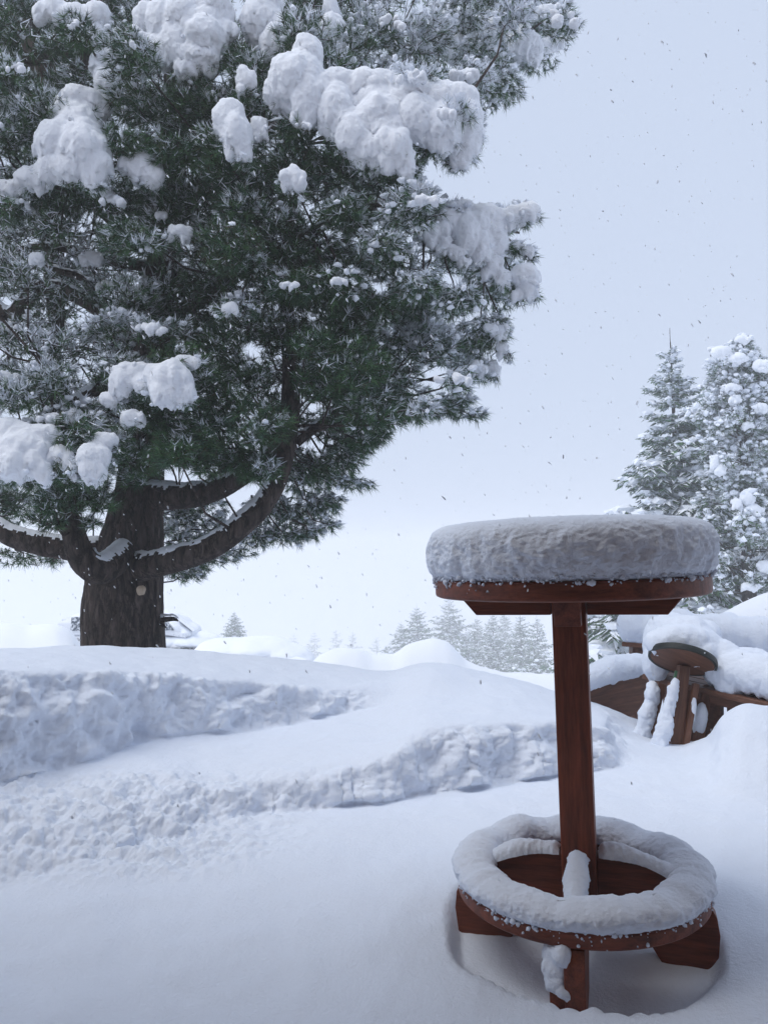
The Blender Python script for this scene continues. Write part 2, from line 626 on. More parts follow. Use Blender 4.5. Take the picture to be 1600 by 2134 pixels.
# the cut faces stand nearly upright
w1 = smooth01((tall[0] - 0.04) / 0.08) * smooth01((cols - 380) / 250) * smooth01((1300 - cols) / 120)
w2 = smooth01((tall[1] - 0.03) / 0.08) * smooth01((1300 - cols) / 120)
kY[2] = kY[2] * (1 - w1) + w1 * (kY[1] + 0.09)
kY[4] = kY[4] * (1 - w2) + w2 * (kY[3] + 0.10)
kZ = np.array([[zat(c, p, y) for c, p, y in zip(cols, kP[j], kY[j])] for j in range(6)])
n_near, n_face, n_back = 100, 310, 20
rows = n_near + n_face + n_back
G = np.zeros((rows, nc, 3))
TX, TY = 0.554, 2.323                 # the bar table stands here
wob = 0.05 * fbm(np.stack([cols * 0.012, 0 * cols, 0 * cols + 3], 1), 3) + 0.010 * fbm(np.stack([cols * 0.05, 0 * cols, 0 * cols + 8], 1), 2)
for i in range(nc):
    Y = np.concatenate([[0.35, 1.2], kY[:, i], [kY[5, i] + 0.6, kY[5, i] + 1.3, kY[5, i] + 2.4]])
    Z = np.concatenate([[0.03, 0.035], kZ[:, i], [kZ[5, i] - 0.10, kZ[5, i] - 0.55, kZ[5, i] - 1.3]])
    Y[3:6] += wob[i] * np.array([1, 0.8, 0.5])
    # dense polyline, then gentle rounding
    dense = []
    for a in range(len(Y) - 1):
        k = np.linspace(0, 1, 80, endpoint=False)
        dense.append(np.stack([Y[a] + (Y[a + 1] - Y[a]) * k, Z[a] + (Z[a + 1] - Z[a]) * k], 1))
    dense = np.concatenate(dense + [[[Y[-1], Z[-1]]]])
    s = np.concatenate([[0], np.cumsum(np.hypot(*np.diff(dense, axis=0).T))])
    su = np.linspace(0, s[-1], 1600)
    D = np.stack([np.interp(su, s, dense[:, 0]), np.interp(su, s, dense[:, 1])], 1)
    def rounded(D, width):
        wdt = int(width / (s[-1] / 1600)) | 1
        ker = np.hanning(wdt + 2)[1:-1]
        ker /= ker.sum()
        pad = np.pad(D, ((wdt // 2, wdt // 2), (0, 0)), mode='edge')
        return np.stack([np.convolve(pad[:, c], ker, 'valid') for c in (0, 1)], 1)
    wb = 0
    for kk in (3, 5):            # the foot of a cut stays crisp, its brow is round
        sb = s[kk * 80]
        wb = np.maximum(wb, np.exp(-((su - sb) / 0.07) ** 2))
    D = rounded(D, 0.26) * (1 - wb[:, None]) + rounded(D, 0.035) * wb[:, None]
    s1 = s[np.argmin(np.abs(dense[:, 0] - Y[2]))] - 0.35
    s2 = s[np.argmin(np.abs(dense[:, 0] - Y[7]))] + 0.1
    tn = np.linspace(0, 1, n_near, endpoint=False)
    tgt = np.concatenate([s1 * (0.35 * tn ** 2 + 0.65 * tn), np.linspace(s1, s2, n_face, endpoint=False), np.linspace(s2, s[-1], n_back)])
    yy = np.interp(tgt, su, D[:, 0])
    zz = np.interp(tgt, su, D[:, 1])
    G[:, i, 0] = (cols[i] - 800) / F_PX * yy
    G[:, i, 1] = yy
    G[:, i, 2] = zz
NRM = grid_normals(G)
NRM *= np.sign(NRM[..., 2:3] + 1e-9)
steep = smooth01((0.95 - np.abs(NRM[..., 2])) / 0.4)
# spread the steep mask a little
for _ in range(6):
    steep[1:-1] = 0.25 * steep[:-2] + 0.5 * steep[1:-1] + 0.25 * steep[2:]
    steep[:, 1:-1] = 0.25 * steep[:, :-2] + 0.5 * steep[:, 1:-1] + 0.25 * steep[:, 2:]
steep *= 0.25 + 0.75 * smooth01((1330 - cols) / 90)[None]
Q = G.reshape(-1, 3)
nq = NRM.reshape(-1, 3)
st = steep.reshape(-1)
x, y = Q[:, 0], Q[:, 1]
# crumbled, wind-scoured lower slope at the left
left = smooth01((0.55 - np.abs(y - (3.15 + 0.25 * (x + 1)))) / 0.35) * smooth01((-0.15 - x) / 0.7)
soft = 1 - smooth01((y - 3.9) / 1.0) * 0.0
wq = Q + 0.035 * np.stack([fbm(Q * 5 + 1, 2), fbm(Q * 5 + 7, 2), fbm(Q * 5 + 13, 2)], 1)
crumb = smooth01(fbm(Q * 2.6 + 9, 2) * 1.4 + 0.55)          # some stretches are crumblier than others
lump = 0.10 * fbm(wq * [3.6, 3.6, 3.2], 2) + (0.045 + 0.035 * crumb) * fbm(wq * [10, 10, 9], 4, 0.48) + 0.030 * puffs(wq * [16, 16, 13], 2, 0.5) + 0.010 * fbm(wq * 50, 3, 0.6)
fine = 0.010 * fbm(Q * 38, 3, 0.65)
disp = st * (lump + fine) + left * (0.05 * puffs(Q * 16 + 3, 3, 0.65) + 0.05 * fbm(Q * 12, 4, 0.65) + 0.03 * fbm(Q * 4, 3) + 0.006 * fbm(Q * 60, 2))
disp += (1 - st) * (0.007 * fbm(Q * 8, 3) + 0.003 * puffs(Q * 26, 2) * smooth01((y - 1.8) / 1.2) + 0.018 * fbm(Q * [1.6, 2.4, 1], 3) + 0.006 * fbm(Q * 7, 2))
Q = Q + nq * disp[:, None]
r = np.hypot(Q[:, 0] - TX, Q[:, 1] - TY)
hol = smooth01((0.415 + 0.055 * fbm(Q * [4, 4, 0], 3) - r) / 0.065)
Q[:, 2] += -0.058 * hol + 0.050 * smooth01((0.95 - r) / 0.45) + 0.02 * np.exp(-(r / 0.2) ** 2)
tag(link('snow_terrace', mesh('snow_terrace', Q, [grid_faces(nc, rows)], M_SNOW)), kind='structure')
TERR = Q.reshape(rows, nc, 3)


# ------------------------------------------------------------------ snow loads: merged, lumpy pillows
def blob_mesh(ells, voxel, mt, amp=0.022, smooth_it=4, freq=9.0, keep=None):
    """ells: list of (centre, 3x3 axes scaled by radii). Merged by voxel remesh and roughened."""
    V, Fc = [], []
    for k, (c, A) in enumerate(ells):
        V.append(ICO3[0] @ A + c)
        Fc.append(ICO3[1] + k * len(ICO3[0]))
    me = mesh('tmp', np.concatenate(V), [np.concatenate(Fc)], mt)
    o = bpy.data.objects.new('tmp', me)
    COL.objects.link(o)
    md = o.modifiers.new('r', 'REMESH')
    md.mode = 'VOXEL'
    md.voxel_size = voxel
    s = o.modifiers.new('s', 'SMOOTH')
    s.factor = 0.5
    s.iterations = smooth_it
    dg = bpy.context.evaluated_depsgraph_get()
    ev = o.evaluated_get(dg)
    em = ev.to_mesh()
    n = len(em.vertices)
    co = np.empty(n * 3, np.float32)
    em.vertices.foreach_get('co', co)
    no = np.empty(n * 3, np.float32)
    em.vertices.foreach_get('normal', no)
    co, no = co.reshape(-1, 3).astype(float), no.reshape(-1, 3).astype(float)
    polys = np.array([list(p.vertices) for p in em.polygons])
    ev.to_mesh_clear()
    bpy.data.objects.remove(o)
    bpy.data.meshes.remove(me)
    # puffs, then erosion of the lower rim
    low = smooth01((0.35 - no[:, 2]) / 0.6)
    d = amp * (1.2 * puffs(co * freq * [1, 1, 0.55], 2) + 1.3 * fbm(co * freq * [0.6, 0.6, 0.4] + 4, 2)) + amp * 1.3 * (0.35 + low) * puffs(co * freq * [2.6, 2.6, 1.7], 3, 0.6)
    d += amp * 0.6 * fbm(co * freq * [2.2, 2.2, 1.5] + 21, 3, 0.65) + amp * 0.22 * (0.3 + low) * fbm(co * freq * 8, 2)
    co = co + no * d[:, None]
    skirt = smooth01((0.25 - no[:, 2]) / 0.7)
    co[:, 2] -= amp * 2.6 * skirt * np.clip(fbm(co * freq * [1.7, 1.7, 0.5] + 5, 2) + 0.05, 0, 1)
    # separate pieces become separate objects
    lab = np.arange(len(co))
    ed = np.concatenate([polys[:, [0, 1]], polys[:, [1, 2]], polys[:, [2, 3]], polys[:, [3, 0]]])
    while True:
        new = lab.copy()
        np.minimum.at(new, ed[:, 0], lab[ed[:, 1]])
        np.minimum.at(new, ed[:, 1], lab[ed[:, 0]])
        new = new[new]
        if (new == lab).all(): break
        lab = new
    res = []
    ids, cnt = np.unique(lab, return_counts=True)
    for i in ids[np.argsort(-cnt)]:
        sel = lab == i
        if sel.sum() < 0.06 * cnt.max(): continue
        idx = np.cumsum(sel) - 1
        res.append(mesh('snow', co[sel], [idx[polys[sel[polys[:, 0]]]]], mt))
    return res


def blobs(name, ells, voxel, mt, amp, smooth_it, freq, parent):
    o = [link(name, me, parent) for me in blob_mesh(ells, voxel, mt, amp, smooth_it, freq)]
    return o[0]


def ell(px, py, Y, rx, ry, rot=0.0, depth=0.9):
    c = P(px, py, Y)
    k = Y / F_PX
    a = R_(rot)
    e1 = (math.cos(a) * _R - math.sin(a) * _U) * rx * k
    e2 = (math.sin(a) * _R + math.cos(a) * _U) * ry * k
    e3 = _F * depth * min(rx, ry) * k
    return c, np.stack([e1, e2, e3])


# ------------------------------------------------------------------ foliage
GREENS = np.array([[0.016, 0.034, 0.020], [0.028, 0.055, 0.028], [0.040, 0.070, 0.036], [0.030, 0.052, 0.042], [0.022, 0.036, 0.018]]) * np.array([2.1, 2.45, 1.9])
BROWN = np.array([0.075, 0.038, 0.018])


class Soup:
    """collects triangles with a material index and a tint"""
    def __init__(s):
        s.V, s.F, s.M, s.T, s.n = [], [], [], [], 0

    def add(s, V, F, m, tint):
        V = np.asarray(V, float)
        s.V.append(V)
        s.F.append(np.asarray(F) + s.n)
        s.M.append(np.full(len(F), m, np.int32))
        t = np.empty((len(V), 3))
        t[:] = tint
        s.T.append(t)
        s.n += len(V)

    def build(s, name, mats, parent, smooth=False):
        me = mesh(name, np.concatenate(s.V), [np.concatenate(s.F)], mats, np.concatenate(s.M), smooth, np.concatenate(s.T))
        return link(name, me, parent)


def needles(sp, Pt, Dt, nn, L, w, frost, rg, tones, brown=0.03, spread=1.15):
    n = len(Pt)
    Pn = np.repeat(Pt, nn, 0)
    Dn = np.repeat(Dt, nn, 0)
    A, B = frame_of(Dn)
    th = rg.uniform(0.15, spread, n * nn)
    ph = rg.uniform(0, 2 * np.pi, n * nn)
    d = np.cos(th)[:, None] * Dn + np.sin(th)[:, None] * (np.cos(ph)[:, None] * A + np.sin(ph)[:, None] * B)
    ln = L * rg.uniform(0.65, 1.1, n * nn)
    base = Pn - Dn * (rg.uniform(0, 0.75, n * nn) * L * 0.8)[:, None]
    fr = np.repeat(frost, nn)
    isn = rg.random(n * nn) < fr * np.clip(0.45 + 0.75 * d[:, 2], 0.08, 1.0)
    wd = np.where(isn, w * 2.0, w) * rg.uniform(0.8, 1.2, n * nn)
    side = np.cross(d, nrm(rg.normal(size=(n * nn, 3)) + np.where(isn[:, None], np.array([[0, 0, 1.6]]), 0)))
    side = nrm(side) * (wd / 2)[:, None]
    base = base + np.where(isn[:, None], np.array([[0, 0, w * 0.9]]), 0)
    tip = base + d * ln[:, None] + np.stack([0 * ln, 0 * ln, -0.10 * ln], 1)
    V = np.stack([base - side, base + side, tip], 1).reshape(-1, 3)
    tn = np.repeat(tones, nn, 0) * rg.uniform(0.7, 1.35, (n * nn, 1))
    br = rg.random(n * nn) < brown
    tn[br] = BROWN
    tn = np.repeat(tn, 3, 0)
    Fq = np.arange(n * nn * 3).reshape(-1, 3)
    ms = isn.astype(np.int32)
    sp.V.append(V)
    sp.F.append(Fq + sp.n)
    sp.M.append(ms)
    sp.T.append(tn)
    sp.n += len(V)


def sticks(sp, a, b, ra, rb, m, tint, ns=3):
    """thin tapered prisms from a to b"""
    d = nrm(b - a)
    A, B = frame_of(d)
    th = np.linspace(0, 2 * np.pi, ns, endpoint=False)
    n = len(a)
    ring = np.cos(th)[None, :, None] * A[:, None] + np.sin(th)[None, :, None] * B[:, None]
    V = np.concatenate([a[:, None] + ring * ra[:, None, None], b[:, None] + ring * rb[:, None, None]], 1).reshape(-1, 3)
    F = []
    for i in range(ns):
        j = (i + 1) % ns
        F += [[i, j, ns + j], [i, ns + j, ns + i]]
    F = (np.array(F)[None] + (np.arange(n) * 2 * ns)[:, None, None]).reshape(-1, 3)
    sp.add(V, F, m, tint)


def lumps(sp, Pt, rad, m, rg, flat=0.7, tpl=ICO1):
    n = len(Pt)
    if not n: return
    V0, F0 = tpl
    sc3 = np.stack([rad * rg.uniform(0.7, 1.35, n), rad * rg.uniform(0.7, 1.35, n), rad * flat * rg.uniform(0.75, 1.25, n)], 1)
    V = V0[None] * (1 + 0.22 * rg.normal(size=(n, len(V0), 1))) * sc3[:, None]
    a = rg.uniform(0, 2 * np.pi, n)
    ca, sa = np.cos(a)[:, None], np.sin(a)[:, None]
    V = np.stack([V[..., 0] * ca - V[..., 1] * sa, V[..., 0] * sa + V[..., 1] * ca, V[..., 2]], 2) + Pt[:, None]
    F = (F0[None] + (np.arange(n) * len(V0))[:, None, None]).reshape(-1, 3)
    sp.add(V.reshape(-1, 3), F, m, (0.85, 0.87, 0.9))


def bough(sp, c, rad, root, nt, frost, rg, L=0.088, w=0.0048, nn=23, bare=0.0, lump=0.25, lump_r=0.035, twig=0.004, tone=None, brown=0.03):
    """needle brushes through an ellipsoid, each on a twig that leads back to the bough's root"""
    rad = np.asarray(rad)
    u = nrm(rg.normal(size=(nt, 3))) * (rg.random(nt) ** 0.42)[:, None]
    u[:, 2] = u[:, 2] * 0.9
    Pt = c + u * rad
    rt = nrm((c - root)[None])[0]
    D = nrm(u * 0.9 + rt * 0.7 + rg.normal(size=(nt, 3)) * 0.35 + np.array([0, 0, -0.05]))
    pf = np.clip(frost * (0.6 + 0.8 * (u[:, 2] * 0.5 + 0.5)), 0, 1)
    patch = fbm(Pt * 4.5 + 31, 2) * 0.9
    fr = np.where(rg.random(nt) < pf + patch * 0.5 * np.sign(frost), np.clip(0.75 + 0.35 * pf, 0, 1), 0.25 * pf)
    ton = GREENS[rg.integers(0, len(GREENS), nt)]
    if tone is not None: ton = ton * tone
    live = rg.random(nt) >= bare
    needles(sp, Pt[live], D[live], nn, L, w, fr[live], rg, ton[live], brown)
    # twigs
    d0 = np.linalg.norm(Pt - root, axis=1)
    o = np.argsort(d0)
    Ps = Pt[o]
    kink = rg.normal(size=(2, 3)) * 0.06 * np.linalg.norm(c - root)
    nodes = np.concatenate([root[None], (c * 0.4 + root * 0.6 + kink[0] + [0, 0, -0.06 * np.linalg.norm(c - root)])[None], (c * 0.8 + root * 0.2 + kink[1] * 0.6)[None], Ps])
    par = np.zeros(nt, int)
    for i in range(nt):
        q = nodes[:i + 3]
        dd = np.linalg.norm(q - Ps[i], axis=1) + 0.25 * np.linalg.norm(q - root, axis=1)
        dd[np.linalg.norm(q - root, axis=1) > d0[o[i]]] = 1e9
        par[i] = np.argmin(dd)
    a, b = nodes[par], Ps
    r0 = twig * np.clip(1.3 - 0.6 * np.linalg.norm(a - root, axis=1) / (np.linalg.norm(c - root) + rad.max()), 0.5, 1.3)
    sticks(sp, a, b, r0, r0 * 0.7, 2, (0.05, 0.04, 0.03))
    base_r = twig * (1.5 + 1.6 * np.linalg.norm(c - root))
    q = np.array([root, nodes[1], nodes[2], c])
    sticks(sp, q[:3], q[1:], np.array([1.0, 0.75, 0.5]) * base_r, np.array([0.75, 0.5, 0.3]) * base_r, 2, (0.05, 0.04, 0.03), 6)
    # snow lying along the twigs
    k = rg.random(nt) < np.clip(frost * 1.2 + bare * 0.7, 0, 0.95)
    if k.any():
        up = np.array([0, 0, 1.0]) * (twig * 1.3)
        sticks(sp, a[k] + up, b[k] + up, r0[k] * 1.25, r0[k] * 1.1, 1, (0.85, 0.87, 0.9))
    kk = rg.random(nt) < np.clip(fr * lump, 0, 1)
    lumps(sp, Pt[kk] + np.array([0, 0, 0.018]) + D[kk] * 0.03, lump_r * rg.uniform(0.5, 1.5, kk.sum()), 1, rg, 0.75)


def limb(name, pts, mats, parent, ns=28, n=90, bark=0.10, seed=0, snow=True, plates=True):
    """pts: rows of (photo x, photo y, depth, radius in photo px)"""
    w = np.array([np.append(P(a, b, c), r * c / F_PX) for a, b, c, r in pts])
    cr = catmull(w, n)
    Gd = tube(cr[:, :3], cr[:, 3], ns)
    Qp = Gd.reshape(-1, 3)
    ctr = np.repeat(cr[:, :3], ns, 0)
    nr_ = nrm(Qp - ctr)
    rr = np.repeat(cr[:, 3], ns)
    plate = puffs(Qp * [13, 13, 3.6] + seed, 2, 0.55) * 1.7
    Qp = Qp + nr_ * (rr * (bark * plate + 0.05 * fbm(Qp * [4, 4, 3], 2)) * 0.9)[:, None]
    me = mesh(name, Qp, [grid_faces(ns, n, True)], mats)
    o = link(name, me, parent)
    if snow:
        sp = Soup()
        rg = np.random.default_rng(seed + 50)
        T = nrm(np.gradient(cr[:, :3], axis=0))
        flat = np.hypot(T[:, 0], T[:, 1])
        m_, V, Fq = 15, [], []
        upv = np.array([0, 0, 1.0]) - T * T[:, 2:3]
        upv = nrm(upv)
        sd_ = np.cross(T, upv)
        an = np.linspace(-1.15, 1.15, m_)
        S = cr[:, None, :3] + (cr[:, 3] * 1.0)[:, None, None] * (np.cos(an)[None, :, None] * upv[:, None] + np.sin(an)[None, :, None] * sd_[:, None])
        th = 0.030 * (1 - (an / 1.2) ** 2)[None, :] * (0.6 + 0.8 * fbm(S.reshape(-1, 3) * 7, 2)).reshape(n, m_) + 0.004
        S = S + th[..., None] * (0.6 * np.array([0, 0, 1.0]) + 0.4 * upv[:, None]) + 0.010 * fbm(S.reshape(-1, 3) * 30, 2).reshape(n, m_, 1) * upv[:, None]
        fq = grid_faces(m_, n)
        cen = S.reshape(-1, 3)[fq].mean(1)
        ang = np.abs(an)[(fq % m_)].mean(1)
        fl = flat[(fq // m_)].mean(1)
        keep = (fbm(cen * 16 + seed, 3) * 0.55 + 0.95 - ang * 0.95 > 0.12) & (fl > 0.45)
        if keep.sum() > 10:
            link('snow_dusting', mesh('snow_dusting', S.reshape(-1, 3), [fq[keep]], M_FLECK), o)
    return o, cr


# ------------------------------------------------------------------ the big stone pine
TB = P(258, 1345, 7.0)
tree = empty('stone_pine', (TB[0], 7.0, -0.9), 'massive old pine with a thick dark trunk and snow pillows on its boughs', 'tree')
trunk, tr = limb('trunk', [(256, 1490, 7.0, 100), (257, 1400, 7.0, 88), (257, 1340, 7.0, 82), (256, 1270, 7.0, 79), (260, 1210, 7.0, 76), (272, 1150, 7.0, 66), (283, 1080, 7.0, 56),
                 (292, 1010, 7.05, 47), (305, 900, 7.1, 42), (325, 720, 7.15, 38), (345, 500, 7.2, 34), (362, 250, 7.25, 28), (375, 0, 7.3, 22), (380, -300, 7.3, 12)], M_BARK, tree, ns=120, n=330, bark=0.105, snow=False)
skel = [tr[60:, :3]]
LIMBS = [
    [(280, 1185, 6.85, 30), (330, 1175, 6.6, 27), (390, 1160, 6.45, 25), (450, 1135, 6.4, 24), (505, 1095, 6.4, 23), (545, 1055, 6.45, 22), (575, 1005, 6.5, 21), (592, 945, 6.55, 21), (603, 870, 6.6, 21), (606, 790, 6.65, 18), (600, 680, 6.7, 15), (596, 560, 6.75, 13), (610, 430, 6.8, 10), (640, 300, 6.8, 7)],
    [(300, 1035, 7.0, 34), (350, 1035, 6.85, 28), (405, 1032, 6.75, 25), (460, 1018, 6.7, 21), (515, 990, 6.7, 16), (580, 950, 6.75, 12), (660, 890, 6.8, 9), (760, 820, 6.9, 6)],
    [(235, 1150, 7.0, 30), (190, 1148, 6.95, 26), (130, 1142, 6.9, 24), (70, 1132, 6.85, 22), (10, 1112, 6.8, 20), (-60, 1060, 6.8, 18), (-120, 980, 6.8, 14)],
    [(262, 1140, 6.9, 24), (245, 1165, 6.6, 28), (210, 1188, 6.4, 29), (176, 1170, 6.3, 28), (156, 1120, 6.25, 24), (146, 1060, 6.25, 21), (148, 1000, 6.25, 19), (140, 930, 6.2, 16), (120, 850, 6.1, 12), (90, 760, 6.0, 8)],
    [(605, 860, 6.6, 16), (585, 900, 6.5, 14), (560, 935, 6.45, 13), (548, 962, 6.4, 11)],
    [(330, 700, 7.1, 20), (420, 620, 6.6, 15), (520, 560, 6.2, 12), (640, 490, 6.0, 9), (780, 430, 6.0, 7), (900, 470, 6.1, 6), (1040, 480, 6.2, 4)],
    [(345, 480, 7.2, 22), (420, 380, 6.6, 17), (520, 290, 6.1, 14), (640, 250, 5.8, 12), (780, 240, 5.7, 9), (920, 270, 5.7, 6), (970, 300, 5.7, 4)],
    [(345, 540, 7.2, 18), (260, 480, 6.7, 14), (160, 400, 6.3, 11), (60, 380, 6.2, 8), (-40, 400, 6.2, 6)],
    [(360, 260, 7.25, 18), (460, 130, 7.4, 14), (620, 60, 7.6, 11), (820, 50, 7.8, 9), (1000, 80, 7.9, 7), (1140, 50, 7.9, 4)],
    [(360, 300, 7.2, 16), (300, 200, 6.8, 12), (240, 130, 6.4, 9), (180, 60, 6.2, 7), (110, 20, 6.1, 5)],
    [(315, 800, 7.05, 18), (240, 800, 6.4, 13), (150, 840, 6.0, 10), (60, 900, 5.8, 8), (-20, 930, 5.8, 6)],
    [(320, 760, 7.1, 16), (200, 640, 7.2, 16), (90, 600, 7.2, 15), (20, 660, 7.2, 17), (-40, 600, 7.2, 15)],
    [(345, 560, 7.2, 12), (230, 545, 7.0, 9), (120, 515, 6.9, 7), (20, 520, 6.9, 5)],
    [(120, 260, 7.6, 30), (95, 160, 7.6, 26), (60, 60, 7.7, 26), (20, -40, 7.7, 22)],
    [(180, 100, 7.4, 10), (110, 115, 7.3, 12), (40, 130, 7.2, 10), (-30, 145, 7.2, 8)],
    [(120, 700, 7.3, 14), (110, 480, 7.5, 24), (125, 260, 7.6, 30), (170, 130, 7.6, 16), (230, 0, 7.6, 12)],
    [(100, 560, 6.9, 6), (160, 575, 6.9, 7), (200, 600, 6.9, 6)],
]
for i, L in enumerate(LIMBS):
    o, cr = limb('branch', L, M_BARK, tree, ns=18 if i > 4 else 50, n=70 if i > 4 else 170, bark=0.09, seed=i + 1)
    skel.append(cr[:, :3])
SK = np.concatenate(skel)
# pale pruning scar and the dark broken stub on the trunk
sp = Soup()
c0 = P(291, 1231, 6.66)
th = np.linspace(0, 2 * np.pi, 24, endpoint=False)
V = [c0 + _R * math.cos(a) * 0.029 * (1 + 0.1 * math.sin(3 * a)) + np.array([0, -0.012, 1]) * math.sin(a) * 0.042 for a in th]
V2 = [v * [1, 1, 1] + np.array([0, 0.08, 0]) for v in V]
V = np.array(V + V2 + [c0 + np.array([0, -0.004, 0])])
F3 = [[48, (k + 1) % 24, k] for k in range(24)]
F4 = [[k, (k + 1) % 24, 24 + (k + 1) % 24, 24 + k] for k in range(24)]
link('pruning_scar', mesh('pruning_scar', V, [np.array(F3), np.array(F4)], M_CUT), tree)
limb('broken_stub', [(320, 1293, 7.0, 7), (345, 1291, 6.95, 5.5), (362, 1290, 6.9, 4.5), (371, 1294, 6.88, 1.5)], M_BARK, tree, ns=10, n=14, seed=33)
limb('broken_stub', [(322, 1297, 7.0, 6), (336, 1302, 6.95, 4), (346, 1308, 6.9, 1.5)], M_BARK, tree, ns=8, n=10, seed=34, snow=False)

OUT = np.array([(-160, -120), (1190, -120), (1222, 5), (1185, 95), (1088, 150), (1062, 232), (1005, 240), (1003, 292), (945, 350), (905, 352), (880, 365), (925, 410), (1000, 432), (1105, 425), (1122, 455), (1060, 492), (1108, 520),
                (1075, 545), (1120, 580), (1108, 622), (1050, 660), (1055, 740), (1038, 792), (975, 812), (1003, 862), (1022, 878), (930, 880), (860, 884), (792, 940), (745, 958), (742, 992),
                (660, 1010), (600, 1040), (520, 1030), (440, 1010), (350, 985), (270, 1030), (230, 1060), (130, 1080), (60, 1080), (-160, 1090)], float)


def inside(p):
    c = False
    n = len(OUT)
    for i in range(n):
        (x1, y1), (x2, y2) = OUT[i], OUT[(i + 1) % n]
        if (y1 > p[1]) != (y2 > p[1]) and p[0] < (x2 - x1) * (p[1] - y1) / (y2 - y1) + x1:
            c = not c
    return c


def edge_dist(p):
    a, b = OUT, np.roll(OUT, -1, 0)
    d = b - a
    t = np.clip(((p - a) * d).sum(1) / (d * d).sum(1), 0, 1)
    return np.linalg.norm(p - (a + d * t[:, None]), axis=1).min()


rg = np.random.default_rng(11)
BO = []     # px, py, depth, r px, r py, frost, bare
tries = 0
while len(BO) < 385 and tries < 90000:
    tries += 1
    p = np.array([rg.uniform(-110, 1230), rg.uniform(-90, 1080)])
    if not inside(p): continue
    e = edge_dist(p)
    rad = rg.uniform(48, 82)
    if e < rad * 0.72:
        rad = e / 0.72
        if rad < 24: continue
    layer = rg.integers(0, 3)
    # crown is round in plan: the front layer only where it is wide
    Y = [5.9, 6.9, 7.9][layer] + rg.uniform(-0.45, 0.45)
    if layer == 0 and (p[0] > 960 or p[1] < 60): Y += 0.8
    if Y < 6.75 and 548 < p[0] < 652 and 800 < p[1] < 1010: continue      # the rising limb shows here
    if any(abs(q[2] - Y) < 0.9 and math.hypot(q[0] - p[0], (q[1] - p[1]) * 1.25) < 0.43 * (q[3] + rad) for q in BO): continue
    px_, py_ = p
    right = smooth01((px_ - 560 + (py_ - 600) * 0.15) / 420)
    fr = 0.17 + 0.85 * right
    if py_ < 300: fr += 0.14
    if px_ < 420 and 380 < py_ < 1000: fr += 0.14
    if px_ < 520 and 700 < py_ < 1000: fr += 0.08
    if 350 < px_ < 850 and 620 < py_ < 1000: fr = 0.05 + 0.22 * right
    bare = 0.55 if (px_ < 260 and 400 < py_ < 740) else 0.0
    if layer == 2: fr *= 0.8
    BO.append((px_, py_, Y, rad, rad * rg.uniform(0.62, 0.85), fr, bare))
n_auto = len(BO)
deep_soup = Soup()
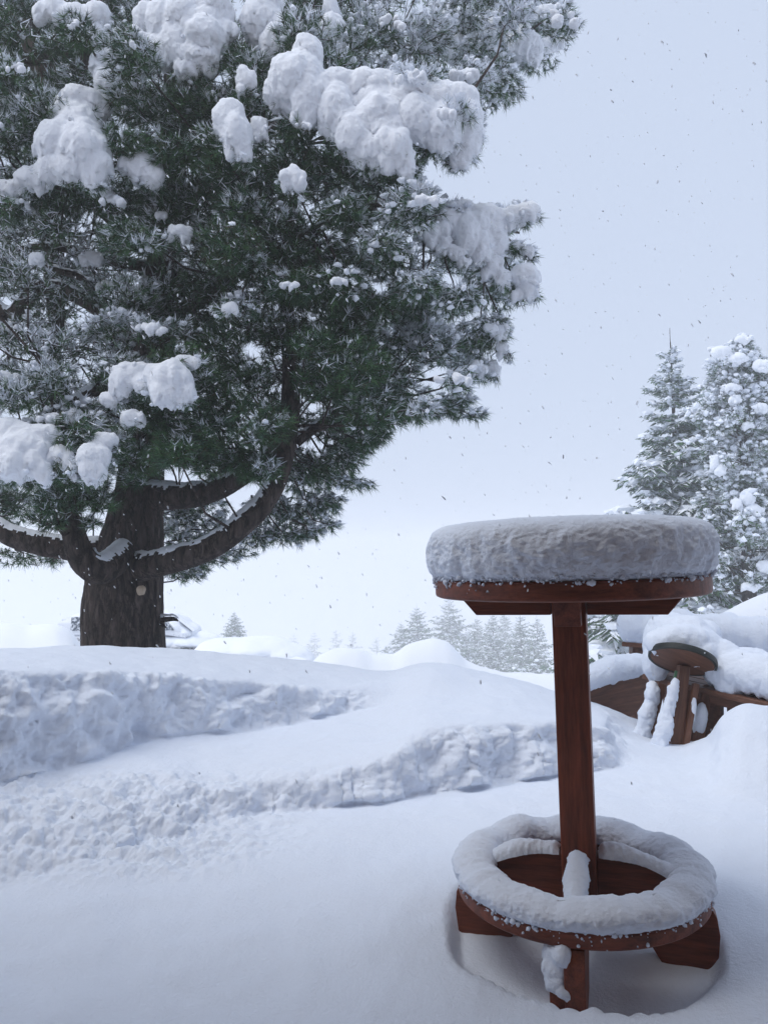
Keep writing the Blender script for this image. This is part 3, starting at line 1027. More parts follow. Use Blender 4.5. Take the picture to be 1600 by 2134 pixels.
# hand-placed sprays: tips on the outline, low sprays behind the limbs, front sprays by the trunk
BO += [
    (1085, 447, 6.2, 40, 20, 0.75, 0), (1085, 520, 6.2, 24, 16, 0.7, 0), (1080, 590, 6.3, 38, 28, 0.7, 0), (1010, 470, 6.2, 50, 36, 0.7, 0), (1030, 690, 6.4, 42, 40, 0.6, 0), (1000, 770, 6.5, 42, 32, 0.55, 0),
    (985, 868, 6.6, 40, 14, 0.5, 0), (930, 850, 6.6, 48, 30, 0.4, 0), (870, 860, 6.6, 52, 30, 0.35, 0), (780, 905, 6.6, 40, 32, 0.25, 0), (760, 930, 6.5, 34, 24, 0.2, 0),
    (735, 1010, 7.2, 48, 18, 0.65, 0), (690, 1000, 7.2, 46, 26, 0.55, 0), (660, 1060, 7.3, 52, 34, 0.6, 0), (690, 1095, 7.3, 30, 18, 0.6, 0), (620, 1100, 7.4, 50, 32, 0.55, 0), (640, 960, 7.2, 50, 40, 0.35, 0),
    (560, 1110, 7.5, 40, 26, 0.5, 0), (470, 1100, 7.8, 60, 40, 0.5, 0), (400, 1120, 7.9, 55, 46, 0.5, 0), (420, 1160, 7.8, 46, 26, 0.4, 0), (385, 1200, 7.9, 42, 22, 0.35, 0), (500, 1150, 7.7, 40, 18, 0.45, 0), (370, 1070, 7.9, 40, 40, 0.45, 0),
    (560, 1065, 7.4, 60, 38, 0.5, 0), (610, 1065, 7.35, 56, 40, 0.55, 0), (540, 1125, 7.5, 46, 24, 0.45, 0), (650, 1112, 7.3, 40, 22, 0.6, 0), (460, 1165, 7.8, 40, 20, 0.4, 0), (350, 1105, 7.9, 50, 44, 0.45, 0), (410, 1060, 7.9, 70, 44, 0.45, 0),
    (680, 1050, 7.25, 44, 30, 0.6, 0), (600, 1120, 7.4, 44, 26, 0.55, 0), (720, 960, 6.9, 50, 36, 0.3, 0), (640, 1000, 7.1, 60, 40, 0.4, 0), (400, 1185, 7.85, 44, 26, 0.35, 0),
    (600, 700, 6.2, 76, 56, 0.12, 0), (595, 620, 6.2, 70, 50, 0.15, 0), (540, 690, 6.1, 66, 46, 0.15, 0), (430, 600, 6.2, 70, 46, 0.15, 0), (380, 420, 6.1, 76, 52, 0.1, 0), (330, 330, 6.1, 60, 44, 0.1, 0), (480, 400, 6.0, 66, 46, 0.1, 0), (450, 720, 6.0, 70, 50, 0.1, 0), (860, 620, 6.2, 76, 52, 0.6, 0), (800, 540, 6.1, 70, 46, 0.5, 0), (900, 720, 6.3, 70, 50, 0.6, 0),
    (50, 1165, 7.6, 55, 18, 0.15, 0), (110, 1170, 7.5, 28, 16, 0.12, 0), (-20, 1150, 7.6, 50, 20, 0.15, 0), (40, 1060, 7.6, 60, 40, 0.2, 0),
    (130, 1040, 5.9, 60, 40, 0.16, 0), (215, 1050, 6.0, 40, 22, 0.18, 0), (190, 1085, 6.1, 24, 22, 0.15, 0), (100, 1085, 5.9, 46, 26, 0.15, 0), (300, 960, 6.1, 60, 42, 0.08, 0), (390, 940, 6.1, 70, 48, 0.06, 0), (480, 950, 6.1, 60, 44, 0.06, 0),
    (540, 980, 6.0, 52, 34, 0.12, 0), (450, 850, 5.9, 80, 55, 0.06, 0), (340, 870, 5.8, 60, 40, 0.12, 0), (520, 780, 6.0, 50, 46, 0.08, 0), (690, 780, 6.0, 80, 60, 0.12, 0), (720, 690, 5.9, 80, 55, 0.12, 0), (660, 600, 5.8, 75, 50, 0.10, 0),
    (1050, 190, 7.9, 46, 40, 0.55, 0), (1120, 120, 7.9, 48, 34, 0.6, 0), (1168, 45, 7.9, 38, 36, 0.6, 0), (960, 320, 5.8, 42, 26, 0.5, 0), (900, 300, 5.8, 44, 40, 0.4, 0), (790, 370, 5.8, 70, 40, 0.15, 0), (700, 340, 5.8, 70, 40, 0.08, 0), (600, 330, 5.8, 70, 50, 0.06, 0), (850, 350, 5.8, 30, 30, 0.3, 0),
    (460, 310, 5.8, 60, 50, 0.08, 0), (400, 220, 6.0, 70, 50, 0.1, 0), (520, 220, 6.0, 60, 40, 0.12, 0), (100, 420, 6.0, 80, 30, 0.25, 0), (210, 410, 6.0, 70, 34, 0.2, 0), (300, 400, 6.0, 50, 30, 0.15, 0), (30, 430, 6.0, 60, 34, 0.3, 0),
    (240, 680, 5.9, 60, 34, 0.5, 0), (310, 690, 5.8, 50, 28, 0.5, 0), (380, 690, 5.8, 44, 26, 0.5, 0), (490, 640, 5.7, 50, 26, 0.6, 0), (540, 560, 5.8, 50, 26, 0.45, 0), (480, 500, 5.8, 46, 26, 0.5, 0), (520, 440, 5.8, 46, 28, 0.5, 0), (600, 600, 5.7, 56, 30, 0.35, 0),
    (70, 800, 5.9, 80, 34, 0.55, 0), (-30, 810, 5.9, 60, 34, 0.5, 0), (180, 860, 5.8, 60, 34, 0.6, 0), (110, 880, 5.8, 50, 30, 0.55, 0), (300, 830, 5.7, 60, 36, 0.6, 0), (380, 800, 5.7, 46, 40, 0.45, 0), (240, 930, 5.7, 46, 30, 0.4, 0), (60, 990, 5.7, 80, 34, 0.5, 0), (160, 1000, 5.7, 50, 26, 0.3, 0),
]
_size = np.array([-1.0 if (k < n_auto and q[2] > 7.35) else q[3] * q[4] * (1 if q[0] > -60 and q[1] > -40 else 0.1) for k, q in enumerate(BO)])
_keep = set(np.argsort(-_size)[:298].tolist())
for k, (a, b, Y, rx, ry, fr, bare) in enumerate(BO):
    rgk = np.random.default_rng(1000 + k)
    c = P(a, b, Y)
    s = Y / F_PX
    d = np.linalg.norm(SK - c - np.array([0, 0, -0.15]), axis=1)
    root = SK[np.argmin(d)]
    far = np.linalg.norm(root - c)
    lim = 0.42 if (b > 980 and 330 < a < 700) else 1.1
    if far > lim: root = c + (root - c) * (lim / far)
    deep = k < n_auto and Y > 7.35
    own = k in _keep and not deep
    sp = Soup() if own else deep_soup
    nt_ = int(np.clip(rx * ry / (30 if deep else 22), 24, 205))
    bough(sp, c, np.array([rx * s, max(rx, ry) * s * 0.95, ry * s]), root, nt_, fr, rgk, bare=bare, lump=0.42 if fr > 0.4 else 0.10, lump_r=0.021,
          nn=9 if deep else 18, w=0.0088 if deep else 0.0054, brown=0.10 if (bare or (300 < a < 560 and 480 < b < 700)) else 0.03)
    if own: sp.build('bough', [M_NEEDLE, M_FLECK, M_BARK], tree)
tag(deep_soup.build('inner_boughs', [M_NEEDLE, M_FLECK, M_BARK], tree), kind='stuff')

LOADS = [
    # big laden bough right of the middle
    [(640, 118, 5.6, 32, 40), (615, 170, 5.55, 52, 52), (640, 205, 5.5, 34, 58, 8), (585, 185, 5.6, 32, 40), (700, 180, 5.6, 46, 34), (770, 185, 5.6, 60, 36), (850, 195, 5.6, 66, 40), (930, 215, 5.6, 60, 40), (968, 262, 5.6, 36, 62),
     (952, 325, 5.62, 20, 28), (700, 235, 5.5, 34, 48), (735, 280, 5.48, 34, 40), (790, 240, 5.5, 44, 40), (870, 245, 5.5, 38, 46), (925, 265, 5.5, 36, 50), (770, 312, 5.46, 34, 24), (820, 300, 5.42, 38, 32), (846, 330, 5.42, 15, 44), (752, 325, 5.48, 14, 26), (805, 330, 5.44, 18, 24)],
    [(513, 160, 5.6, 20, 36, -18)],
    [(478, 250, 5.45, 30, 42, -15), (492, 280, 5.42, 30, 44, -12), (505, 312, 5.42, 16, 24, -12)],
    [(538, 265, 5.6, 20, 26)],
    [(612, 368, 5.4, 22, 36, -10)],
    [(165, 210, 5.75, 48, 28), (200, 225, 5.8, 24, 26), (130, 235, 5.7, 24, 22), (165, 260, 5.7, 40, 40), (125, 300, 5.6, 46, 44), (175, 310, 5.55, 48, 46), (205, 345, 5.55, 30, 32), (150, 345, 5.55, 38, 30), (110, 345, 5.6, 30, 26), (70, 370, 5.65, 38, 22), (25, 392, 5.7, 36, 18), (195, 372, 5.52, 20, 18)],
    [(300, 350, 5.7, 36, 26), (265, 345, 5.7, 18, 18), (320, 365, 5.68, 18, 20)],
    [(245, 92, 6.0, 18, 34, -6), (252, 120, 6.0, 12, 24), (215, 130, 6.1, 24, 34), (222, 175, 6.05, 24, 38)],
    [(380, 35, 5.9, 34, 46), (340, 45, 5.95, 30, 52), (425, 78, 5.85, 40, 40), (415, 115, 5.85, 40, 30), (330, 105, 5.95, 34, 30), (440, 20, 5.95, 44, 36), (372, 90, 5.88, 28, 46), (310, 40, 6.0, 26, 30), (470, 60, 5.9, 26, 18), (390, 140, 5.85, 26, 18)],
    [(545, 40, 6.0, 36, 46), (572, 88, 5.95, 30, 34), (592, 75, 5.95, 18, 40), (560, 10, 6.0, 30, 30)],
    [(110, 22, 6.0, 40, 22), (155, 30, 6.0, 34, 22), (190, 70, 6.0, 30, 18), (205, 30, 6.0, 26, 24)],
    [(290, 85, 5.9, 26, 22), (280, 70, 5.95, 18, 18)],
    [(690, 18, 6.3, 14, 22), (692, 55, 6.25, 24, 26), (702, 90, 6.25, 18, 24)],
    [(1050, 65, 7.4, 44, 26, 32), (1085, 88, 7.35, 36, 34, 40), (1108, 115, 7.35, 18, 24), (1020, 40, 7.45, 30, 20)],
    [(1140, 28, 7.5, 30, 22, 30), (1165, 50, 7.5, 14, 20)],
    [(1150, 88, 7.5, 22, 16)],
    [(905, 72, 7.2, 34, 16, -18), (880, 85, 7.2, 18, 18)],
    [(960, 100, 7.2, 26, 22), (982, 95, 7.2, 18, 24), (985, 130, 7.2, 12, 16)],
    [(935, 30, 7.3, 24, 26), (968, 35, 7.3, 16, 22)],
    [(820, 145, 7.2, 14, 12)],
    [(885, 395, 6.2, 36, 12, 30), (915, 425, 6.15, 40, 16, 15)],
    [(965, 445, 6.1, 46, 24, 10), (1010, 455, 6.05, 40, 26), (975, 490, 6.0, 30, 42), (1030, 490, 6.05, 26, 46), (1000, 510, 6.0, 22, 34), (1060, 455, 6.05, 36, 20, -18), (1100, 440, 6.0, 22, 18), (940, 465, 6.05, 30, 30)],
    [(1097, 522, 6.1, 14, 13), (1075, 508, 6.1, 16, 8, 30)],
    [(905, 485, 5.95, 26, 24), (925, 505, 5.95, 18, 22)],
    [(945, 520, 5.95, 30, 14, 25), (968, 545, 5.95, 16, 12)],
    [(1025, 550, 6.05, 24, 36), (1045, 575, 6.05, 16, 22)],
    [(1090, 575, 6.1, 26, 26, 20), (1105, 605, 6.1, 14, 18), (1080, 612, 6.1, 16, 12)],
    [(1040, 690, 6.3, 16, 16), (1048, 725, 6.3, 13, 20)],
    [(1005, 770, 6.4, 24, 10, 10), (1030, 765, 6.4, 12, 22)],
    [(375, 480, 5.7, 22, 17)],
    [(300, 512, 5.75, 15, 15)],
    [(190, 535, 6.3, 22, 12)],
    [(362, 790, 5.4, 36, 36), (350, 815, 5.38, 28, 28), (385, 815, 5.38, 18, 24), (330, 780, 5.45, 28, 22)],
    [(285, 772, 5.55, 50, 16), (255, 795, 5.52, 22, 26), (300, 800, 5.5, 18, 18)],
    [(235, 828, 5.55, 22, 17)],
    [(275, 868, 5.5, 24, 18)],
    [(385, 752, 5.5, 34, 12, -8)],
    [(197, 950, 5.4, 32, 26), (195, 975, 5.38, 24, 26), (215, 920, 5.45, 28, 18, -20)],
    [(125, 945, 5.45, 26, 24), (140, 965, 5.42, 18, 14)],
    [(45, 935, 5.45, 52, 36), (20, 905, 5.5, 40, 30), (85, 905, 5.5, 40, 20), (30, 960, 5.4, 38, 34), (70, 960, 5.4, 24, 28), (-10, 950, 5.45, 34, 44), (95, 985, 5.4, 14, 22)],
    [(80, 775, 5.8, 34, 13), (75, 790, 5.75, 20, 14)],
    [(12, 790, 5.8, 26, 16)],
    [(120, 792, 5.78, 18, 11)],
    [(150, 862, 5.65, 22, 14, -25)],
    [(105, 868, 5.6, 20, 14)],
    [(480, 640, 5.55, 20, 12)],
    [(65, 437, 5.9, 10, 9)],
]
rgl = np.random.default_rng(5)
# small pads lying on the front boughs
cand = [b for k, b in enumerate(BO) if b[2] < 6.9 and b[5] > 0.13 and 20 < b[1] < 1020]
for k in rgl.permutation(len(cand))[:64]:
    a_, b_, Y_, rx_, ry_, fr_, _ = cand[k]
    if fr_ < 0.3 and rgl.random() < 0.5: continue
    a_ += rgl.uniform(-0.4, 0.4) * rx_
    b_ -= ry_ * 0.45
    es = []
    w_ = rgl.uniform(8, 17) * (0.8 + 0.5 * fr_)
    for q in range(rgl.integers(6, 11)):
        dx = rgl.normal() * w_ * 0.9
        es.append(ell(a_ + dx, b_ + abs(dx) * 0.35 + rgl.normal() * 4, Y_ - 0.25 + rgl.normal() * 0.05, w_ * rgl.uniform(0.3, 0.65), w_ * rgl.uniform(0.2, 0.45), rgl.uniform(-25, 25), 1.3))
    blobs('snow_load', es, 0.014, M_LOAD, 0.022, 4, 13, tree)
for k, L in enumerate(LOADS):
    es = []
    fringe = Soup()
    small = len(L) <= 2
    L = list(L)
    if not small:                      # bridge neighbouring lobes so that they lie as one pad
        for i1 in range(len(L)):
            for i2 in range(i1):
                a_, b_ = L[i1], L[i2]
                if math.hypot(a_[0] - b_[0], a_[1] - b_[1]) < 0.85 * (max(a_[3:5]) + max(b_[3:5])) and rgl.random() < 0.6:
                    es.append(ell((a_[0] + b_[0]) / 2, (a_[1] + b_[1]) / 2, (a_[2] + b_[2]) / 2, 0.46 * (a_[3] + b_[3]), 0.46 * (a_[4] + b_[4]), 0, 0.9))
    for e in L:
        px_, py_, Y, rx, ry = e[:5]
        rot = e[5] if len(e) > 5 else 0
        q_ = 0.80 if small else 1.08
        es.append(ell(px_, py_, Y, rx * q_, ry * q_, rot, 1.0))
        mn = min(rx, ry)
        for q in range(7 if small else 3):      # drooping knobs along the lower rim and flanks
            an = rgl.uniform(-0.5, 3.64)
            kr = rgl.uniform(0.25, 0.5) * mn
            ln = rgl.uniform(0.8, 1.9)
            es.append(ell(px_ + math.cos(an) * rx * 0.8, py_ + math.sin(an) * ry * 0.75, Y - rgl.uniform(-0.3, 0.5) * mn * Y / F_PX, kr * rgl.uniform(0.7, 1.1), kr * ln, rgl.uniform(-25, 25)))
        # sprays poking out along the lower rim
        for q in range(4 if mn > 15 else 2):
            an = rgl.uniform(0.2, 2.94)
            c = P(px_ + math.cos(an) * rx * 0.95, py_ + math.sin(an) * ry * 0.95 + 4, Y + 0.02)
            s_ = Y / F_PX
            bough(fringe, c, np.array([17, 17, 12]) * s_, P(px_, py_, Y + 0.06), 7, 0.9, rgl, lump=0.25, lump_r=0.018, nn=11, twig=0.003)
    o = blobs('snow_load', es, 0.0142, M_LOAD, 0.027, 9 if not small else 5, 10.5, tree)
    fringe.build('sprig', [M_NEEDLE, M_FLECK, M_BARK], o)


# ------------------------------------------------------------------ other conifers
def spruce(name, base, H, Rb, rg, label, cat='tree', group=None, snow=0.8, dens=1.0, scale=1.0, lean=0.0, taper=0.85, whorl=0.30, crown_from=0.06, tone=1.0, m_=6, wid=1.0, few=False):
    """trunk with whorls of drooping branches; needle sprays below, snow above"""
    base = np.asarray(base, float)
    root = empty(name, base, label, cat, group)
    n = 30
    t = np.linspace(0, 1, n)
    path = base + np.stack([lean * H * t + 0.02 * H * np.sin(3 * t) * 0.3, 0 * t, t * H], 1)
    link('trunk', mesh('trunk', tube(path, 0.018 * H * (1 - t) + 0.004 * H * 0.3, 8).reshape(-1, 3), [grid_faces(8, n, True)], M_BARK), root)
    sp = Soup()
    z = crown_from
    A, B, ra, rb = [], [], [], []
    SA, SB, sw = [], [], []
    LP, LR = [], []
    A.append(base + np.array([lean * H, 0, 0.93 * H])); B.append(base + np.array([lean * H, 0, 1.04 * H])); ra.append(0.02); rb.append(0.008)
    while z < 0.985:
        rel = (z - crown_from) / (1 - crown_from)
        nb = int(np.clip(7 - 3 * rel, 4, 7))
        a0 = rg.uniform(0, 6.28)
        for q in range(nb):
            az = a0 + q * 6.283 / nb + rg.normal() * 0.25
            Lb = (Rb * (1 - rel) ** taper + 0.02 * H) * rg.uniform(0.65, 1.15)
            up = np.interp(rel, [0, 0.6, 1], [-0.28, 0.0, 0.55]) + rg.normal() * 0.08
            d0 = np.array([math.cos(az), math.sin(az), up])
            p0 = base + np.array([lean * H * z, 0, z * H + rg.normal() * 0.02 * H * whorl])
            ns = max(4, int(7 * dens))
            prev = p0
            for k in range(1, ns + 1):
                u = k / ns
                pt = p0 + d0 * Lb * u + np.array([0, 0, (-0.30 * u + 0.22 * u * u) * Lb])
                A.append(prev); B.append(pt); ra.append(0.012 * Lb * (1.2 - u)); rb.append(0.012 * Lb * (1.1 - u))
                # side sprays
                for sgn in (-1, 1):
                    for rep in range(2 if dens < 1.2 else 3):
                        side = np.array([-d0[1], d0[0], 0]) * sgn
                        ln = Lb * (0.40 * (1 - 0.55 * u) + 0.08) * rg.uniform(0.6, 1.25)
                        dd = side * 0.8 + d0 * rg.uniform(0.4, 1.0) + np.array([0, 0, -0.35 + rg.normal() * 0.2])
                        dd /= np.linalg.norm(dd)
                        b0 = prev + (pt - prev) * rg.random()
                        SA.append(b0); SB.append(b0 + dd * ln); sw.append(ln)
                for _ in range((1 if rg.random() < 1.1 * snow else 0) if few else (2 if rg.random() < snow - 0.1 else 1)):
                    LP.append(pt + [rg.normal() * 0.12 * Lb * (1.2 - u), rg.normal() * 0.12 * Lb * (1.2 - u), 0.02 * Lb]); LR.append((0.5 + 0.5 * Lb / (Rb + 0.01)) * Rb * rg.uniform(0.035, 0.11) * (1.35 if few else 1.2) * (0.5 + snow * 0.6) * (1.1 - 0.75 * rel))
                prev = pt
        z += (0.024 + 0.014 * (1 - rel)) * whorl / 0.30 * rg.uniform(0.8, 1.2)
    A, B, SA, SB = map(np.array, (A, B, SA, SB))
    ra, rb, sw, LR = map(np.array, (ra, rb, sw, LR))
    sticks(sp, A, B, ra, rb, 2, (0.04, 0.03, 0.025))
    # sprays: each a brush of short needles' blades along the shoot
    d = nrm(SB - SA)
    ton = GREENS[rg.integers(0, len(GREENS), len(SA))] * tone
    for k in range(m_):
        u = (k + rg.random(len(SA))) / m_
        pb = SA + (SB - SA) * u[:, None]
        aa = nrm(np.cross(d, np.array([0, 0, 1.0])))
        sg = np.where(rg.random(len(SA)) < 0.5, -1, 1)
        dd = nrm(d + aa * (sg * rg.uniform(0.5, 1.0, len(SA)))[:, None] + np.stack([0 * u, 0 * u, rg.uniform(-0.7, 0.15, len(SA))], 1))
        ln = sw * 0.42 * rg.uniform(0.7, 1.2, len(SA))
        sd_ = nrm(np.cross(dd, rg.normal(size=dd.shape))) * (ln * 0.15 * wid)[:, None]
        V = np.stack([pb - sd_, pb + sd_, pb + dd * ln[:, None]], 1).reshape(-1, 3)
        Fk = np.arange(len(SA) * 3).reshape(-1, 3)
        sp.add(V, Fk, 0, np.repeat(ton * rg.uniform(0.7, 1.3, (len(SA), 1)), 3, 0))
        ks = rg.random(len(SA)) < snow * 0.8
        if ks.any():
            ln2 = ln * 0.95
            hv = nrm(np.cross(dd, np.array([0, 0, 1.0]))) * (ln * 0.22 * wid)[:, None]
            up = np.array([0, 0, 1.0]) * (ln * 0.16)[:, None]
            V = np.stack([pb - hv + up, pb + hv + up, pb + dd * ln2[:, None] + up * 0.6], 1)[ks].reshape(-1, 3)
            sp.add(V, np.arange(ks.sum() * 3).reshape(-1, 3), 1, (0.85, 0.87, 0.9))
    if len(LP):
        lumps(sp, np.array(LP), LR, 1, rg, 0.6)
    sp.build('crown', [M_NEEDLE, M_FLECK, M_BARK], root)
    return root


rg = np.random.default_rng(21)
# the pair at the right, behind the fence
Y = 22.0
top = P(1396, 712, Y)
gz = -2.9
spruce('spruce', (top[0], Y, gz), top[2] - gz, 3.0, np.random.default_rng(5), 'slender pointed spruce with a bare leader shoot, left of the broad snowy pine', snow=1.0, dens=1.35, whorl=0.30, tone=1.0, m_=5, wid=1.1, taper=1.0)
Y = 20.0
pine2 = empty('stone_pine', (P(1545, 700, Y)[0], Y, -2.7), 'broad dense pine plastered with snow balls at the right edge', 'tree')
tp = P(1540, 700, Y)
tpath = np.stack([np.full(20, tp[0]) + np.linspace(0.05, 0, 20), np.full(20, Y), np.linspace(-2.7, tp[2] - 0.2, 20)], 1)
link('trunk', mesh('trunk', tube(tpath, np.linspace(0.24, 0.03, 20), 10).reshape(-1, 3), [grid_faces(10, 20, True)], M_BARK), pine2)
n2 = 0
for k in range(170):
    rgk = np.random.default_rng(3000 + k)
    v = 1 - rgk.random() ** 0.8 * 0.999
    py_ = 712 + (1300 - 712) * v
    half = np.interp(py_, [700, 760, 850, 1000, 1150, 1300], [30, 84, 106, 124, 142, 160])
    az = rgk.uniform(0, 6.283)
    rr = half * (0.78 * rgk.random() ** 0.5)
    px_ = 1538 + rr * math.cos(az) + np.interp(py_, [700, 1300], [0, 22])
    Yk = Y + rr * math.sin(az) * Y / F_PX
    rb_ = rgk.uniform(24, 40) * np.interp(py_, [700, 800], [0.6, 1])
    c = P(px_, py_, Yk)
    root = np.array([tp[0], Y, c[2] - 0.25])
    s = Yk / F_PX
    sp = Soup()
    snowy = 0.75 if (px_ < 1580 and py_ < 1100) else 0.5
    bough(sp, c, np.array([rb_, rb_, rb_ * 0.7]) * s, root, 50, snowy, rgk, L=0.16, w=0.018, nn=8, lump=0.45, lump_r=0.06, twig=0.008, tone=1.1)
    sp.build('bough', [M_NEEDLE, M_FLECK, M_BARK], pine2)
for k, (a, b, rx, ry) in enumerate([(1555, 1035, 20, 22), (1570, 1060, 26, 16), (1535, 1050, 16, 18), (1540, 745, 22, 14), (1500, 730, 26, 14), (1545, 705, 22, 12), (1585, 760, 26, 16), (1525, 805, 22, 12), (1530, 830, 18, 14), (1490, 960, 12, 22), (1585, 850, 18, 12), (1500, 975, 14, 16), (1560, 885, 18, 10), (1478, 1180, 20, 14), (1560, 1220, 22, 12), (1590, 1180, 18, 16)]):
    rx, ry = rx * 0.65, ry * 0.6
    es = [ell(a, b, 18.9, rx, ry), ell(a + rx * 0.6, b + ry * 0.5, 18.9, rx * 0.6, ry * 0.7), ell(a - rx * 0.6, b + ry * 0.4, 18.9, rx * 0.5, ry * 0.6)]
    for q in range(6):
        an = rgk.uniform(0, 6.28)
        es.append(ell(a + math.cos(an) * rx * 1.1, b + math.sin(an) * ry * 0.9, 18.9 + rgk.uniform(-0.1, 0.2), rx * rgk.uniform(0.25, 0.5), ry * rgk.uniform(0.25, 0.55), rgk.uniform(-30, 30)))
    blobs('snow_load', es, 0.032, M_LOAD, 0.05, 2, 4.0, pine2)

def base_for(px, pytop, Y, H):
    t = P(px, pytop, Y)
    return np.array([t[0], Y, t[2] - H])


FAR = [  # px, top row, depth, height, radius, snow, name, label
    (868, 1266, 105, 13, 3.2, 0.75, 'pine', 'round-topped snowy pine at the left end of the distant stand'),
    (935, 1250, 120, 14, 3.6, 0.95, 'larch', 'tall pale frosted tree half hidden behind the tabletop corner'),
    (970, 1318, 98, 9, 2.2, 0.9, 'spruce', 'low snowy spruce right behind the rounded snow hump'),
    (993, 1290, 112, 12, 2.3, 0.7, 'spruce', 'slim darker spruce between the snow hump and the table post'),
    (1026, 1282, 104, 14, 2.6, 0.85, 'spruce', 'broad snowy spruce under the left half of the table batten'),
    (1083, 1282, 98, 14, 2.7, 0.72, 'spruce', 'tall dark-flanked spruce second from the table post'),
    (1118, 1288, 94, 13, 2.4, 0.85, 'spruce', 'white-laden spruce just left of the table post'),
    (1050, 1268, 150, 16, 2.6, 0.8, 'spruce', 'faded spruce in the gap behind the distant stand'),
    (1255, 1262, 62, 10, 3.4, 0.85, 'spruce', 'snow-covered spruce seen between the table post and the fence'),
    (488, 1276, 92, 4.6, 1.25, 0.6, 'spruce', 'lone small spruce standing above the snow-covered car'),
    (612, 1322, 250, 16, 4, 0.8, 'spruce', 'faintest fogged tree above the right end of the snowed-in car'),
    (655, 1318, 240, 16, 3.6, 0.7, 'spruce', 'fogged tree above the dip left of the small snow hump'),
    (700, 1313, 220, 18, 3.2, 0.6, 'spruce', 'tallest of the fogged trees above the small snow hump'),
    (735, 1316, 225, 17, 3.2, 0.6, 'spruce', 'fogged tree on the right shoulder of the small snow hump'),
    (784, 1330, 205, 15, 3.2, 0.65, 'spruce', 'clearest fogged tree in the dip between the two snow humps'),
    (812, 1338, 230, 15, 3.2, 0.7, 'spruce', 'short fogged tree against the foot of the large snow hump'),
    (836, 1300, 110, 10, 2.6, 0.85, 'spruce', 'low white spruce leaning on the left flank of the distant stand'),
]
for k, (a, b, Y, H, Rb, snw, nm, lab) in enumerate(FAR):
    g = 'distant trees fading into the falling snow' if Y > 80 else None
    spruce(nm, base_for(a, b, Y, H), H, Rb * 1.9, np.random.default_rng(60 + k), lab, group=g, snow=snw * 0.62, dens=0.6 if Y > 200 else 0.85, whorl=0.6 if Y > 200 else 0.36, m_=3, wid=2.6, few=True, tone=1.0)

# ------------------------------------------------------------------ bar table
LEAN = R_(-1.044)
ZT = EYE - 0.1275                       # underside of the tabletop
FOOT = 1.09
Mt = Matrix.Translation((TX, TY, ZT)) @ Matrix.Rotation(LEAN, 4, 'Y') @ Matrix.Rotation(R_(-17), 4, 'Z') @ Matrix.Translation((0, 0, -FOOT))
table = empty('bar_table', None, 'tall round bar table of red-brown wood with a foot ring, standing in snow', 'table', mat=Mt)


def lathe(name, prof, mt, parent, n=96, closed=False):
    prof = np.array(prof, float)
    th = np.linspace(0, 2 * np.pi, n, endpoint=False)
    V = np.stack([prof[:, None, 0] * np.cos(th), prof[:, None, 0] * np.sin(th), np.repeat(prof[:, 1:2], n, 1)], 2).reshape(-1, 3)
    F = grid_faces(n, len(prof), True)
    if closed:
        k = len(prof) - 1
        F = np.concatenate([F, np.stack([k * n + np.arange(n), k * n + (np.arange(n) + 1) % n, (np.arange(n) + 1) % n, np.arange(n)], 1)])
    me = mesh(name, V, [F], mt, smooth=False)
    return link(name, me, parent, True)


T0 = FOOT
lathe('tabletop', [(0.0001, T0), (0.39, T0), (0.398, T0 + 0.004), (0.40, T0 + 0.010), (0.40, T0 + 0.046), (0.396, T0 + 0.052), (0.388, T0 + 0.054), (0.0001, T0 + 0.054)], M_WOODX, table)
bm = bmesh.new(); boxmesh(bm, 0.098, 0.098, FOOT - 0.13 - 0.002, Matrix.Translation((0, 0, 0.13 + (FOOT - 0.13) / 2 - 0.001)))
bm_obj('post', bm, M_WOODZ, table, bevel=0.004)
for s in (-1, 1):
    sel = [(s * 0.052, -0.002), (s * 0.326, -0.002), (s * 0.276, -0.060), (s * 0.052, -0.060)]
    prism('batten', sel, (1, 0, 0), (0, 0, 1), (0, 1, 0), (0, 0, T0), 0.085, M_WOODX, table)
    cr_ = [(s * 0.052, -0.003), (s * 0.135, -0.003), (s * 0.110, -0.088), (s * 0.052, -0.088)]
    prism('cross_block', cr_, (0, 1, 0), (0, 0, 1), (1, 0, 0), (0, 0, T0), 0.075, M_WOODY, table)
# four fins of the foot
fin = []
for k in range(13):
    u = k / 12
    fin.append((0.050 + 0.235 * u, 0.245 + 0.085 * math.sqrt(max(0, 1 - u * u))))
fin += [(0.30, 0.218), (0.352, 0.218), (0.368, 0.19), (0.374, 0.14), (0.366, 0.07), (0.345, -0.05), (0.25, -0.05), (0.235, 0.02), (0.19, 0.095), (0.13, 0.15), (0.050, 0.17)]
for q in range(4):
    a = q * math.pi / 2
    e = (math.cos(a), math.sin(a), 0)
    tdir = (-math.sin(a), math.cos(a), 0)
    prism('foot_fin', fin, e, (0, 0, 1), tdir, (0, 0, 0), 0.052, M_WOODX if q % 2 == 0 else M_WOODY, table)
RB = FOOT - 0.869
lathe('foot_ring', [(0.262, RB), (0.352, RB), (0.3585, RB + 0.006), (0.3585, RB + 0.036), (0.352, RB + 0.042), (0.262, RB + 0.042)], M_WOODX, table, closed=True)


